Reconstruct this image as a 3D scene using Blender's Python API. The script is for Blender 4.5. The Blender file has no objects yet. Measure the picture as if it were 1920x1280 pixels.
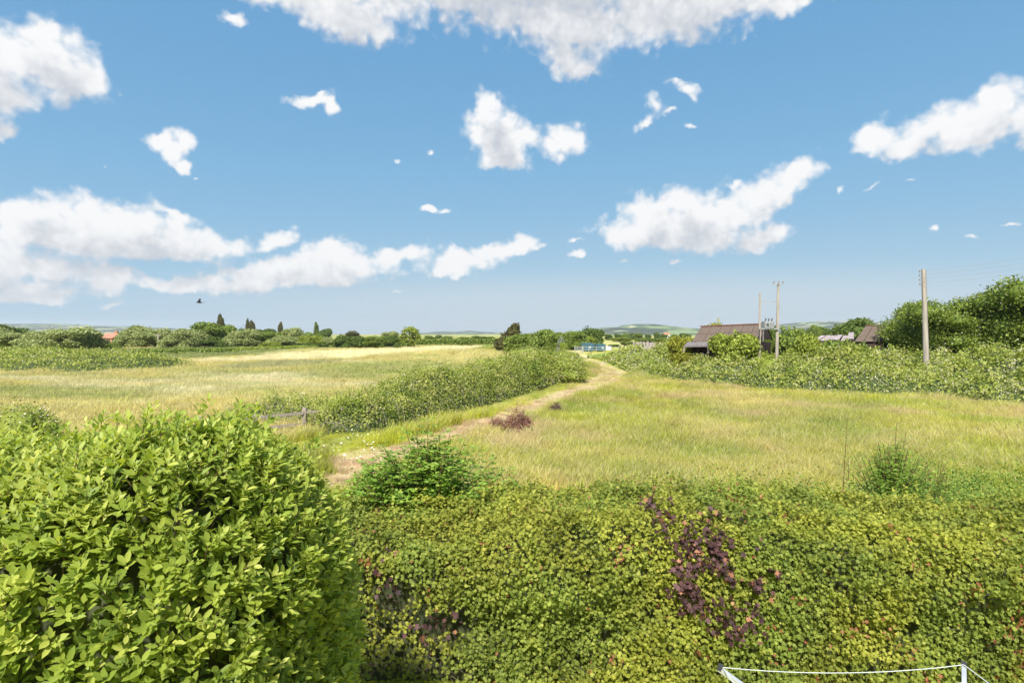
import bpy, math, random
import numpy as np
from mathutils import Vector, Matrix, Euler

rng = np.random.default_rng(7)
random.seed(7)
S = bpy.context.scene
COL = S.collection
PI = math.pi

# ------------------------------------------------------------------ camera
W_PX, H_PX, F_PX = 1920.0, 1280.0, 1067.0
HOR = 626.0                       # horizon row of the photograph
CAM_Z = 4.6
PITCH = math.atan((H_PX / 2 - HOR) / F_PX)
cam_d = bpy.data.cameras.new('camera')
cam = bpy.data.objects.new('camera', cam_d)
COL.objects.link(cam)
cam.location = (0, 0, CAM_Z)
cam.rotation_euler = (PI / 2 - PITCH, 0, 0)
cam_d.sensor_width = 36.0
cam_d.lens = 36.0 * F_PX / W_PX
cam_d.clip_start = 0.05
cam_d.clip_end = 30000
S.camera = cam

def ray(px, py):
    """direction (per metre of Y) seen at a pixel of the photograph"""
    a = (px - W_PX / 2) / F_PX
    b = (H_PX / 2 - py) / F_PX
    d = Vector((a, math.cos(PITCH) + b * math.sin(PITCH), -math.sin(PITCH) + b * math.cos(PITCH)))
    return d / d.y

def G(px, py, z=0.0):
    d = ray(px, py)
    t = (z - CAM_Z) / d.z
    return Vector((d.x * t, t, z))

def Wp(px, py, Y):
    d = ray(px, py)
    return Vector((d.x * Y, Y, CAM_Z + d.z * Y))

# ------------------------------------------------------------------ sky, sun
SUN_EL, SUN_AZ = math.radians(50), math.radians(193)
world = bpy.data.worlds.new('World')
S.world = world
world.use_nodes = True
wn, wl = world.node_tree.nodes, world.node_tree.links
wn.clear()

def node(nt, kind, **kw):
    n = nt.nodes.new(kind)
    for k, v in kw.items():
        if k.startswith('i_'):
            n.inputs[k[2:]].default_value = v
        else:
            setattr(n, k, v)
    return n

def mathn(nt, op, a, b=None, c=None, clamp=False):
    n = nt.nodes.new('ShaderNodeMath')
    n.operation = op
    n.use_clamp = clamp
    for i, v in enumerate((a, b, c)):
        if v is None:
            continue
        if isinstance(v, (int, float)):
            n.inputs[i].default_value = v
        else:
            nt.links.new(v, n.inputs[i])
    return n.outputs[0]

def azel(px, py):
    d = ray(px, py).normalized()
    return math.atan2(d.x, d.y), math.asin(d.z)

# clouds: centre x, y, half width, half height, tilt in degrees (all as seen from the window)
CL = [
 (60,110,125,80,10),(130,165,85,50,25),(10,190,60,50,0),(-60,130,120,100,0),(5,240,30,28,0),
 (880,-20,330,95,2),(1080,45,190,75,0),(640,20,150,60,15),(1060,110,70,42,20),(1290,15,190,75,-12),(520,-25,110,50,0),(440,38,38,16,10,.7),(1000,-90,600,120,0),(1480,5,70,25,-10),
 (585,190,44,15,-8,.85),(615,198,26,24,30,.8),(598,180,16,10,0,.8),
 (905,200,38,34,60),(935,262,72,62,35),(1070,262,46,34,0),(945,305,48,30,0),(1000,250,40,30,0),
 (1285,165,46,22,15,.62),(1300,185,26,18,40,.6),(1225,195,34,26,60,.62),(1212,228,30,16,-30,.58),(1250,210,36,14,-15,.5),(1295,232,26,8,20,.4),(1262,150,16,10,0,.5),
 (1870,190,62,50,-30),(1760,255,105,45,-20),(1650,265,55,34,-15),(1700,285,60,30,0),(1850,240,90,48,-15),(1940,230,50,60,0),
 (300,268,40,20,15),(330,285,40,26,20),(355,272,24,22,50),(358,305,18,22,60,.8),(385,326,12,7,30,.5),
 (1220,410,62,48,0),(1310,400,95,42,10),(1180,438,85,30,0),(1290,440,120,36,0),(1440,360,78,42,-25),(1510,320,48,30,-20),(1420,450,78,26,-8),(1370,400,60,36,0),
 (1080,482,22,14,-10,.75),(1068,455,14,8,0,.6),(1265,485,32,11,0,.6),(1175,485,20,8,0,.4),
 (45,400,50,32,0),(140,400,90,36,5),(230,410,120,44,5),(330,440,120,46,15),(200,455,190,36,0),(60,450,60,40,0),(405,465,60,22,8),(330,395,50,16,15),
 (520,455,48,20,-15),(640,480,62,30,0),(740,480,70,20,-8),(560,505,110,26,0),(470,530,130,22,0),(600,525,110,20,0),(330,528,80,16,0),
 (80,510,150,34,0),(200,520,60,22,0),(-20,480,70,50,0),(30,560,120,16,0),(85,560,40,12,0),
 (150,425,170,46,3),(60,545,150,20,0,.7),(350,520,120,16,0,.7),(240,465,200,24,0,.8),(470,512,100,18,0,.75),(620,505,130,28,0),
 (870,490,70,20,0),(965,462,52,20,-15),(840,508,60,14,0),(920,478,40,16,0),
 (800,394,24,12,8,.75),(830,402,20,10,0,.65),(1580,355,16,16,50,.5),(1645,352,30,9,-15,.45),(1700,350,30,6,0,.4),(1745,431,26,10,-12,.65),(1822,437,22,9,0,.65),(1896,404,20,8,20,.55),(805,290,14,11,0,.55),(745,298,12,9,0,.5),(200,309,12,9,0,.5),(412,292,14,8,0,.35),(1380,348,14,10,0,.5),(680,550,26,12,0,.4),(750,555,30,8,0,.35),(200,565,60,10,0,.35),(1015,462,40,12,-10,.5),
]
# the same kind of scattered cumulus goes on all round the horizon, outside the view
r2 = random.Random(3)
for k in range(26):
    a = 62 + k * (236.0 / 26) + r2.uniform(-3, 3)
    CL.append(('a', a, r2.uniform(8, 45), r2.uniform(5, 11), r2.uniform(2.2, 4.5)))

# coarse density map of the cloud masses over the whole sky (azimuth x elevation); all fine shape comes from noise nodes
CW, CH, EL0, EL1 = 2400, 640, -.08, 1.45
AZ, EL = np.meshgrid((np.arange(CW) + .5) / CW * 2 * PI - PI, EL0 + (np.arange(CH) + .5) / CH * (EL1 - EL0))
fld = np.full(AZ.shape, -3.0)
def put(az, el, sx, sy, rt, st=1.0):
    global fld
    da = (AZ - az + PI) % (2 * PI) - PI; de = EL - el
    u = (da * math.cos(rt) + de * math.sin(rt)) / sx; v = (-da * math.sin(rt) + de * math.cos(rt)) / sy
    v = np.where(v < 0, v * 1.25, v)
    f = st - np.hypot(u, v)
    m = np.maximum(fld, f); d = np.abs(fld - f)
    fld = m + np.maximum(.3 - d, 0) ** 2 / 1.2            # smooth union
for c in CL:
    if c[0] == 'a':
        put(math.radians(c[1]), math.radians(c[2]), math.radians(c[3]), math.radians(c[4]), 0.0)
    else:
        az_, el_ = azel(c[0], c[1]); t = math.radians(c[4])
        ax, ex = azel(c[0] + c[2] * math.cos(t), c[1] + c[2] * math.sin(t)); ay, ey = azel(c[0] - c[3] * math.sin(t), c[1] + c[3] * math.cos(t))
        st = c[5] + .19 if len(c) > 5 else 1.0
        put(az_, el_, math.hypot(ax - az_, ex - el_) * (1.4 if c[2] > 45 else 1.28), math.hypot(ay - az_, ey - el_) * (1.4 if c[2] > 45 else 1.28), math.atan2(ex - el_, ax - az_), st)
cimg = bpy.data.images.new('cloud_density', CW, CH, float_buffer=True, is_data=True)
buf = np.zeros((CH, CW, 4), np.float32)
k_ = np.clip(fld, -1, 1.5)
def shift(a, dx, dy): return np.roll(np.roll(a, dy, 0), dx, 1)
up_ = int(.030 / (EL1 - EL0) * CH); lf_ = int(.012 / (2 * PI) * CW)
buf[..., 0] = (k_ + 1) / 2.5
buf[..., 1] = (shift(k_, lf_, -up_) + 1) / 2.5             # what lies above, towards the light
buf[..., 2] = (shift(k_, 2 * lf_, -2 * up_) + 1) / 2.5
buf[..., 3] = 1
cimg.pixels.foreach_set(buf.ravel()); cimg.update(); cimg.pack()

nt = world.node_tree
tc = node(nt, 'ShaderNodeTexCoord')
sep = node(nt, 'ShaderNodeSeparateXYZ'); wl.new(tc.outputs['Generated'], sep.inputs[0])
az = mathn(nt, 'ARCTAN2', sep.outputs[0], sep.outputs[1])
el = mathn(nt, 'ARCSINE', sep.outputs[2])
cmb = node(nt, 'ShaderNodeCombineXYZ'); wl.new(az, cmb.inputs[0]); wl.new(el, cmb.inputs[1])

def warp(scale, amp, det, seedv):
    n = node(nt, 'ShaderNodeTexNoise', noise_dimensions='3D')
    n.inputs['Scale'].default_value = scale; n.inputs['Detail'].default_value = det
    mp = node(nt, 'ShaderNodeMapping'); mp.inputs['Location'].default_value = seedv
    wl.new(tc.outputs['Generated'], mp.inputs[0]); wl.new(mp.outputs[0], n.inputs['Vector'])
    s = node(nt, 'ShaderNodeVectorMath', operation='SUBTRACT'); s.inputs[1].default_value = (.5, .5, .5)
    wl.new(n.outputs['Color'], s.inputs[0])
    q = node(nt, 'ShaderNodeVectorMath', operation='SCALE'); q.inputs['Scale'].default_value = amp
    wl.new(s.outputs[0], q.inputs[0])
    return q.outputs[0]

def vadd(a, b):
    n = node(nt, 'ShaderNodeVectorMath', operation='ADD')
    wl.new(a, n.inputs[0])
    if isinstance(b, tuple): n.inputs[1].default_value = b
    else: wl.new(b, n.inputs[1])
    return n.outputs[0]

P = vadd(vadd(cmb.outputs[0], warp(9, .055, 3, (3, 1, 2))), vadd(warp(34, .018, 3, (7, 5, 1)), warp(130, .0075, 3, (2, 8, 4))))
bn = node(nt, 'ShaderNodeTexNoise'); bn.inputs['Scale'].default_value = 26; bn.inputs['Detail'].default_value = 9
bn.inputs['Roughness'].default_value = .52
wl.new(tc.outputs['Generated'], bn.inputs['Vector'])
vo = node(nt, 'ShaderNodeTexVoronoi', feature='SMOOTH_F1'); vo.inputs['Scale'].default_value = 30
try: vo.inputs['Detail'].default_value = 2.0; vo.inputs['Roughness'].default_value = .6
except Exception: pass
wl.new(vadd(tc.outputs['Generated'], warp(20, .03, 2, (1, 2, 9))), vo.inputs['Vector'])

uv = node(nt, 'ShaderNodeMapping')
uv.inputs['Location'].default_value = (.5, -EL0 / (EL1 - EL0), 0); uv.inputs['Scale'].default_value = (1 / (2 * PI), 1 / (EL1 - EL0), 1)
wl.new(P, uv.inputs[0])
ti_ = node(nt, 'ShaderNodeTexImage', interpolation='Cubic', extension='EXTEND'); ti_.image = cimg
wl.new(uv.outputs[0], ti_.inputs[0])
sc_rgb = nt.nodes.new('ShaderNodeSeparateColor'); wl.new(ti_.outputs[0], sc_rgb.inputs[0])
f0 = mathn(nt, 'MULTIPLY_ADD', sc_rgb.outputs[0], 2.5, -1.0)
f1 = mathn(nt, 'MULTIPLY_ADD', sc_rgb.outputs[1], 2.5, -1.0)
f2 = mathn(nt, 'MULTIPLY_ADD', sc_rgb.outputs[2], 2.5, -1.0)
f1 = mathn(nt, 'MULTIPLY_ADD', f2, .5, mathn(nt, 'MULTIPLY', f1, .6))
nz = mathn(nt, 'SUBTRACT', bn.outputs['Fac'], .5)
vo2 = node(nt, 'ShaderNodeTexVoronoi', feature='SMOOTH_F1'); vo2.inputs['Scale'].default_value = 85; vo2.inputs['Smoothness'].default_value = .6
wl.new(vadd(tc.outputs['Generated'], warp(60, .014, 2, (4, 2, 9))), vo2.inputs['Vector'])
vz = mathn(nt, 'SUBTRACT', .42, vo.outputs['Distance'])
vz2 = mathn(nt, 'SUBTRACT', .42, vo2.outputs['Distance'])
vz = mathn(nt, 'MULTIPLY_ADD', vz2, .38, vz)
dens = mathn(nt, 'ADD', mathn(nt, 'ADD', f0, mathn(nt, 'MULTIPLY', nz, .95)), mathn(nt, 'MULTIPLY', vz, .42))
mr = node(nt, 'ShaderNodeMapRange', interpolation_type='SMOOTHSTEP'); wl.new(dens, mr.inputs['Value'])
mr.inputs['From Min'].default_value = -.02; mr.inputs['From Max'].default_value = .46
alpha = mr.outputs[0]
occ = mathn(nt, 'ADD', mathn(nt, 'ADD', f1, mathn(nt, 'MULTIPLY', nz, .5)), mathn(nt, 'MULTIPLY', vz, -.6))
mo = node(nt, 'ShaderNodeMapRange', interpolation_type='SMOOTHSTEP'); wl.new(occ, mo.inputs['Value'])
mo.inputs['From Min'].default_value = .40; mo.inputs['From Max'].default_value = 1.5
cc = node(nt, 'ShaderNodeMixRGB'); wl.new(mo.outputs[0], cc.inputs[0])
EXPO = 1.1
SKY_K = .10
SKY_D = SKY_K * 2 ** EXPO
def cv(r, g, b): return (r / SKY_D, g / SKY_D, b / SKY_D, 1)
cc.inputs[1].default_value = cv(.97, .972, .98)
cc.inputs[2].default_value = cv(.56, .60, .67)
sky = node(nt, 'ShaderNodeTexSky', sky_type='NISHITA')
sky.sun_disc = False; sky.sun_elevation = SUN_EL; sky.sun_rotation = SUN_AZ
svx = node(nt, 'ShaderNodeVectorMath', operation='MAXIMUM'); svx.inputs[1].default_value = (-2, -2, .04)
wl.new(tc.outputs['Generated'], svx.inputs[0]); wl.new(svx.outputs[0], sky.inputs[0])
sky.altitude = 30; sky.air_density = 1.0; sky.dust_density = .6; sky.ozone_density = 1.6
sm1 = node(nt, 'ShaderNodeVectorMath', operation='SCALE'); sm1.inputs['Scale'].default_value = .15; wl.new(sky.outputs[0], sm1.inputs[0])
sg_ = nt.nodes.new('ShaderNodeSeparateColor'); wl.new(sm1.outputs[0], sg_.inputs[0])
rc = nt.nodes.new('ShaderNodeValToRGB'); wl.new(mathn(nt, 'MULTIPLY', sg_.outputs[1], .5), rc.inputs[0])
e_ = rc.color_ramp.elements; e_[0].position = 0; e_[0].color = (.06, .22, .48, 1); e_[1].position = .62; e_[1].color = (.66, .735, .79, 1)
for p_, c_ in ((.14, (.15, .376, .658)), (.24, (.216, .468, .73)), (.32, (.27, .515, .754)), (.45, (.376, .597, .775)), (.53, (.54, .68, .78))):
    q = e_.new(p_); q.color = (*c_, 1)
sm2 = node(nt, 'ShaderNodeVectorMath', operation='SCALE'); sm2.inputs['Scale'].default_value = 1 / SKY_D; wl.new(rc.outputs[0], sm2.inputs[0])
hs = sm2
mx = node(nt, 'ShaderNodeMixRGB'); wl.new(alpha, mx.inputs[0])
wl.new(hs.outputs[0], mx.inputs[1]); wl.new(cc.outputs[0], mx.inputs[2])
bg = node(nt, 'ShaderNodeBackground'); wl.new(mx.outputs[0], bg.inputs[0]); bg.inputs['Strength'].default_value = SKY_K
wo = node(nt, 'ShaderNodeOutputWorld'); wl.new(bg.outputs[0], wo.inputs[0])
world.cycles.sampling_method = 'MANUAL'; world.cycles.sample_map_resolution = 512

sl = bpy.data.lights.new('sun', 'SUN'); sun = bpy.data.objects.new('sun', sl); COL.objects.link(sun)
sl.energy = 4.3; sl.angle = math.radians(3.0); sl.color = (1, .96, .88)
sd = Vector((math.sin(SUN_AZ) * math.cos(SUN_EL), math.cos(SUN_AZ) * math.cos(SUN_EL), math.sin(SUN_EL)))
sun.rotation_euler = sd.to_track_quat('Z', 'Y').to_euler()
sun.location = (0, -20, 40)

vs = S.view_settings
vs.view_transform = 'Standard'; vs.look = 'None'; vs.exposure = EXPO; vs.gamma = 1.0; vs.use_curve_mapping = False
S.cycles.max_bounces = 8; S.cycles.diffuse_bounces = 5; S.cycles.glossy_bounces = 2
S.cycles.transmission_bounces = 5; S.cycles.volume_bounces = 0; S.cycles.transparent_max_bounces = 8
S.cycles.caustics_reflective = False; S.cycles.caustics_refractive = False
S.cycles.use_denoising = True

# ------------------------------------------------------------------ helpers
def tag(o, label=None, cat=None, group=None, kind=None):
    if label: o['label'] = label
    if cat: o['category'] = cat
    if group: o['group'] = group
    if kind: o['kind'] = kind
    return o

def empty(name, loc=(0, 0, 0), rz=0.0):
    o = bpy.data.objects.new(name, None); COL.objects.link(o)
    o.location = loc; o.rotation_euler = (0, 0, rz); o.empty_display_size = .3
    return o

def link(name, me, parent=None, mat=None):
    o = bpy.data.objects.new(name, me); COL.objects.link(o)
    if mat is not None and len(me.materials) == 0: me.materials.append(mat)
    if parent is not None: o.parent = parent
    return o

def np_mesh(name, V, T, tone=None, smooth=False, tint=None):
    """mesh from vertex array V (n,3) and triangles T (m,3); tone: one number per triangle"""
    me = bpy.data.meshes.new(name)
    V = np.ascontiguousarray(V, dtype=np.float32); T = np.ascontiguousarray(T, dtype=np.int32)
    me.vertices.add(len(V)); me.vertices.foreach_set('co', V.ravel())
    me.loops.add(T.size); me.loops.foreach_set('vertex_index', T.ravel())
    me.polygons.add(len(T)); me.polygons.foreach_set('loop_start', np.arange(0, T.size, 3, dtype=np.int32))
    me.update(calc_edges=True)
    if smooth: me.polygons.foreach_set('use_smooth', np.ones(len(T), dtype=bool))
    if tone is not None:
        a = me.attributes.new('tone', 'FLOAT', 'FACE'); a.data.foreach_set('value', np.asarray(tone, dtype=np.float32))
    return me

class MB:
    """collects boxes, bars and tubes into one mesh"""
    def __init__(s): s.v = []; s.f = []
    def add(s, vs, fs):
        b = len(s.v); s.v += [tuple(v) for v in vs]; s.f += [tuple(i + b for i in f) for f in fs]
    def box(s, c, h, rot=None):
        R = rot if rot is not None else Matrix.Identity(3)
        c = Vector(c); vs = []
        for z in (-1, 1):
            for x, y in ((-1, -1), (1, -1), (1, 1), (-1, 1)):
                vs.append(c + R @ Vector((x * h[0], y * h[1], z * h[2])))
        s.add(vs, [(3, 2, 1, 0), (4, 5, 6, 7), (0, 1, 5, 4), (1, 2, 6, 5), (2, 3, 7, 6), (3, 0, 4, 7)])
    def bar(s, a, b, w, d=None, up=(0, 0, 1)):
        a, b = Vector(a), Vector(b); d = w if d is None else d
        z = (b - a).normalized(); x = z.cross(Vector(up))
        if x.length < 1e-3: x = z.cross(Vector((0, 1, 0)))
        x.normalize(); y = z.cross(x)
        R = Matrix((x, y, z)).transposed()
        s.box((a + b) / 2, (w / 2, d / 2, (b - a).length / 2), R)
    def tube(s, pts, rad, n=7, caps=True):
        pts = [Vector(p) for p in pts]
        if not hasattr(rad, '__len__'): rad = [rad] * len(pts)
        rings = []; prev = None
        for i, p in enumerate(pts):
            t = (pts[min(i + 1, len(pts) - 1)] - pts[max(i - 1, 0)]).normalized()
            if prev is None:
                x = t.cross(Vector((0, 0, 1)))
                if x.length < .05: x = t.cross(Vector((0, 1, 0)))
            else:
                x = prev - t * prev.dot(t)
            x.normalize(); prev = x; y = t.cross(x)
            rings.append([p + (x * math.cos(2 * PI * k / n) + y * math.sin(2 * PI * k / n)) * rad[i] for k in range(n)])
        vs = [v for r in rings for v in r]; fs = []
        for i in range(len(pts) - 1):
            for k in range(n):
                fs.append((i * n + k, i * n + (k + 1) % n, (i + 1) * n + (k + 1) % n, (i + 1) * n + k))
        if caps:
            fs.append(tuple(reversed(range(n)))); fs.append(tuple((len(pts) - 1) * n + k for k in range(n)))
        s.add(vs, fs)
    def build(s, name, mat, parent=None, origin=None):
        me = bpy.data.meshes.new(name)
        o_ = Vector(origin) if origin is not None else None
        vs = [Vector(v) - o_ for v in s.v] if o_ is not None else s.v
        me.from_pydata([tuple(v) for v in vs], [], s.f); me.update()
        o = link(name, me, parent, mat)
        if o_ is not None: o.location = o_
        return o

# ---- materials
def base_mat(name):
    m = bpy.data.materials.new(name); m.use_nodes = True
    nt = m.node_tree; nt.nodes.clear()
    out = nt.nodes.new('ShaderNodeOutputMaterial')
    return m, nt, out

def ramp(nt, fac, stops, interp='LINEAR'):
    r = nt.nodes.new('ShaderNodeValToRGB'); r.color_ramp.interpolation = interp
    e = r.color_ramp.elements
    while len(e) > 1: e.remove(e[-1])
    e[0].position = stops[0][0]; e[0].color = (*stops[0][1], 1)
    for p, c in stops[1:]:
        q = e.new(p); q.color = (*c, 1)
    nt.links.new(fac, r.inputs[0])
    return r.outputs[0]

def leaf_mat(name, stops, transl=.3, rough=.55, spec=.3, patch=None, pscale=.25, var=.25, tr_col=None, interp='LINEAR', pwidth=.16):
    """stops: colours along the per-leaf tone; patch: second set of stops blended in by large noise"""
    m, nt, out = base_mat(name)
    at = node(nt, 'ShaderNodeAttribute', attribute_name='tone')
    geo = nt.nodes.new('ShaderNodeNewGeometry')
    col = ramp(nt, at.outputs['Fac'], stops, interp)
    if patch:
        c2 = ramp(nt, at.outputs['Fac'], patch, interp)
        n = node(nt, 'ShaderNodeTexNoise'); n.inputs['Scale'].default_value = pscale; n.inputs['Detail'].default_value = 3
        nt.links.new(geo.outputs['Position'], n.inputs['Vector'])
        r = node(nt, 'ShaderNodeMapRange'); r.inputs['From Min'].default_value = .5 - pwidth / 2; r.inputs['From Max'].default_value = .5 + pwidth / 2
        nt.links.new(n.outputs['Fac'], r.inputs['Value'])
        x = nt.nodes.new('ShaderNodeMixRGB'); nt.links.new(r.outputs[0], x.inputs[0]); nt.links.new(col, x.inputs[1]); nt.links.new(c2, x.inputs[2])
        col = x.outputs[0]
    n2 = node(nt, 'ShaderNodeTexNoise'); n2.inputs['Scale'].default_value = 1.3; n2.inputs['Detail'].default_value = 2
    nt.links.new(geo.outputs['Position'], n2.inputs['Vector'])
    h = nt.nodes.new('ShaderNodeHueSaturation'); nt.links.new(col, h.inputs['Color'])
    v = mathn(nt, 'ADD', mathn(nt, 'MULTIPLY', mathn(nt, 'SUBTRACT', n2.outputs['Fac'], .5), var * 2), 1.0)
    nt.links.new(v, h.inputs['Value'])
    p = nt.nodes.new('ShaderNodeBsdfPrincipled'); nt.links.new(h.outputs[0], p.inputs['Base Color'])
    p.inputs['Roughness'].default_value = rough; p.inputs['Specular IOR Level'].default_value = spec
    t = nt.nodes.new('ShaderNodeBsdfTranslucent')
    h2 = nt.nodes.new('ShaderNodeHueSaturation'); nt.links.new(h.outputs[0], h2.inputs['Color'])
    h2.inputs['Hue'].default_value = .485; h2.inputs['Saturation'].default_value = 1.1; h2.inputs['Value'].default_value = 1.25
    nt.links.new(h2.outputs[0], t.inputs[0])
    mxs = nt.nodes.new('ShaderNodeMixShader'); mxs.inputs[0].default_value = transl
    nt.links.new(p.outputs[0], mxs.inputs[1]); nt.links.new(t.outputs[0], mxs.inputs[2])
    nt.links.new(mxs.outputs[0], out.inputs[0])
    return m

def solid(name, c1, c2=None, scale=4.0, rough=.7, metal=0.0, bump=0.0, stretch=(1, 1, 1), spec=.3, detail=5):
    m, nt, out = base_mat(name)
    p = nt.nodes.new('ShaderNodeBsdfPrincipled')
    p.inputs['Roughness'].default_value = rough; p.inputs['Metallic'].default_value = metal; p.inputs['Specular IOR Level'].default_value = spec
    tcn = nt.nodes.new('ShaderNodeTexCoord'); mp = nt.nodes.new('ShaderNodeMapping'); mp.inputs['Scale'].default_value = stretch
    nt.links.new(tcn.outputs['Object'], mp.inputs[0])
    n = node(nt, 'ShaderNodeTexNoise'); n.inputs['Scale'].default_value = scale; n.inputs['Detail'].default_value = detail
    nt.links.new(mp.outputs[0], n.inputs['Vector'])
    nt.links.new(ramp(nt, n.outputs['Fac'], [(.3, c1), (.7, c2 or c1)]), p.inputs['Base Color'])
    if bump:
        b = nt.nodes.new('ShaderNodeBump'); b.inputs['Strength'].default_value = bump; b.inputs['Distance'].default_value = .02
        nt.links.new(n.outputs['Fac'], b.inputs['Height']); nt.links.new(b.outputs[0], p.inputs['Normal'])
    nt.links.new(p.outputs[0], out.inputs[0])
    return m

M = {}
M['laurel'] = leaf_mat('laurel leaves', [(0, (.12, .175, .03)), (.35, (.23, .31, .045)), (.75, (.36, .425, .07)), (1, (.50, .53, .12))], .5, .5, .35, var=.2)
M['twig_green'] = solid('young twig', (.10, .10, .04), (.16, .07, .04), 20)
M['maple'] = leaf_mat('hedge leaves', [(0, (.115, .14, .022)), (.5, (.295, .315, .045)), (.93, (.44, .43, .08)), (.955, (.28, .10, .04)), (1, (.38, .20, .10))], .42, .6, .2,
                      patch=[(0, (.08, .12, .022)), (.5, (.205, .26, .045)), (.94, (.35, .375, .075)), (.965, (.27, .09, .04)), (1, (.36, .17, .09))], pscale=.7, var=.5)
M['purple'] = leaf_mat('purple leaves', [(0, (.025, .010, .010)), (.55, (.062, .026, .026)), (.82, (.115, .055, .058)), (.9, (.24, .10, .05)), (1, (.38, .20, .11))], .12, .65, .25, var=.2)
M['elder'] = leaf_mat('elder leaves', [(0, (.09, .17, .03)), (.6, (.21, .34, .05)), (1, (.36, .47, .09))], .4, .5, .25, var=.2)
M['scrub'] = leaf_mat('scrub leaves', [(0, (.10, .16, .025)), (.6, (.25, .33, .05)), (.95, (.40, .44, .08)), (1, (.42, .2, .12))], .35, .6, .2, patch=[(0, (.08, .15, .03)), (1, (.26, .36, .07))], pscale=.8)
FL = (.72, .64, .50)
M['bramble'] = leaf_mat('bramble leaves', [(0, (.09, .15, .02)), (.4, (.24, .305, .05)), (.78, (.42, .43, .11)), (.82, (.44, .43, .26)), (.95, FL), (1, FL)], .42, .65, .15,
                        patch=[(0, (.13, .17, .03)), (.4, (.31, .355, .07)), (.78, (.50, .49, .17)), (.82, (.48, .45, .30)), (1, FL)], pscale=.9, var=.5, pwidth=.2)
M['bramble_core'] = solid('bramble shade', (.03, .05, .015), (.06, .075, .02), 3, .9)  # dark colour painted in for the shade under bramble and field hedge leaves
M['hedge_core'] = solid('hedge shade', (.035, .045, .02), (.07, .075, .03), 9, .95)  # dark colour painted in for the shade inside the hedge and laurel
def tree_mat(nm, a, b, c, **k): return leaf_mat(nm, [(0, a), (.5, b), (1, c)], .25, .6, .2, **k)
M['t_willow'] = tree_mat('willow foliage', (.17, .205, .065), (.28, .32, .11), (.40, .43, .18), var=.3)
M['t_dark'] = tree_mat('dark foliage', (.055, .09, .02), (.105, .155, .03), (.19, .235, .05))
M['t_green'] = tree_mat('green foliage', (.085, .13, .022), (.17, .23, .04), (.28, .335, .065))
M['t_lime'] = tree_mat('lime foliage', (.13, .17, .025), (.24, .29, .04), (.36, .41, .08))
M['t_grey'] = tree_mat('silver foliage', (.16, .19, .12), (.24, .27, .18), (.34, .36, .26))
M['t_brown'] = tree_mat('bronze foliage', (.055, .05, .018), (.10, .095, .03), (.16, .15, .045))
M['t_gold'] = tree_mat('golden foliage', (.13, .14, .015), (.24, .25, .03), (.34, .34, .05))
M['t_elder'] = leaf_mat('elderberry foliage', [(0, (.06, .10, .018)), (.5, (.15, .205, .028)), (.93, (.29, .34, .05)), (.985, (.34, .36, .08)), (.995, (.6, .58, .42)), (1, (.65, .62, .45))], .3, .55, .25, var=.4)
M['bark'] = solid('bark', (.09, .07, .05), (.16, .13, .10), 12, .9, bump=.5)
M['grass'] = None
M['wood'] = solid('weathered wood', (.20, .16, .13), (.36, .30, .25), 14, .85, bump=.4, stretch=(1, 1, .15))
M['pole'] = solid('pole wood', (.25, .21, .17), (.42, .37, .32), 10, .85, bump=.3, stretch=(1, 1, .08))
M['steel'] = solid('galvanised steel', (.35, .36, .37), (.5, .5, .5), 8, .5, .6)
M['alu'] = solid('aluminium', (.42, .44, .46), (.55, .56, .57), 6, .5, .5)
M['line'] = solid('white cord', (.40, .42, .41), (.50, .52, .50), 30, .7)
M['porcelain'] = solid('porcelain', (.16, .12, .11), (.26, .22, .2), 10, .4)
M['black'] = solid('black fitting', (.03, .03, .035), (.05, .05, .05), 8, .5)
M['roof'] = solid('roof sheet', (.085, .060, .046), (.16, .118, .092), 7, .9, bump=.3, stretch=(1, 1, 1), detail=8)
M['ridge'] = solid('rusted ridge', (.13, .05, .035), (.17, .08, .05), 5, .8)
M['shedwall'] = solid('dark boards', (.028, .018, .018), (.06, .035, .032), 6, .9)
M['leanto'] = solid('felt roof', (.12, .10, .10), (.19, .165, .165), 5, .85)
M['white'] = solid('white paint', (.7, .7, .68), (.8, .8, .78), 3, .6)
M['tealbox'] = solid('teal steel', (.05, .115, .13), (.08, .155, .17), 1.5, .55)
M['teal_dark'] = solid('teal door', (.035, .09, .12), (.055, .12, .16), 1.5, .55)
M['rubble'] = solid('weathered boards grey', (.22, .18, .18), (.36, .31, .31), 2.5, .9)
M['boardbrown'] = solid('brown board', (.09, .05, .045), (.13, .08, .07), 4, .8)
M['terracotta'] = solid('terracotta', (.30, .14, .09), (.38, .19, .12), 3, .8)
M['render_white'] = solid('pale render', (.6, .58, .54), (.7, .68, .64), 2, .8)
M['reddead'] = leaf_mat('dead branches', [(0, (.10, .035, .03)), (.5, (.24, .09, .075)), (.85, (.36, .17, .14)), (1, (.5, .34, .24))], .1, .8, .1, var=.2)
M['reddead2'] = leaf_mat('dead grey branches', [(0, (.07, .035, .03)), (.6, (.17, .09, .075)), (1, (.28, .18, .14))], .1, .8, .1, var=.2)
M['crow'] = solid('black feathers', (.012, .012, .014), (.02, .02, .024), 5, .6)
M['petal'] = solid('petals', (.75, .75, .70), (.8, .8, .78), 5, .6)
M['yolk'] = solid('flower centre', (.6, .45, .05), (.65, .5, .06), 5, .7)
M['wire'] = solid('overhead cable', (.25, .26, .27), (.3, .3, .3), 5, .6)

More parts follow.
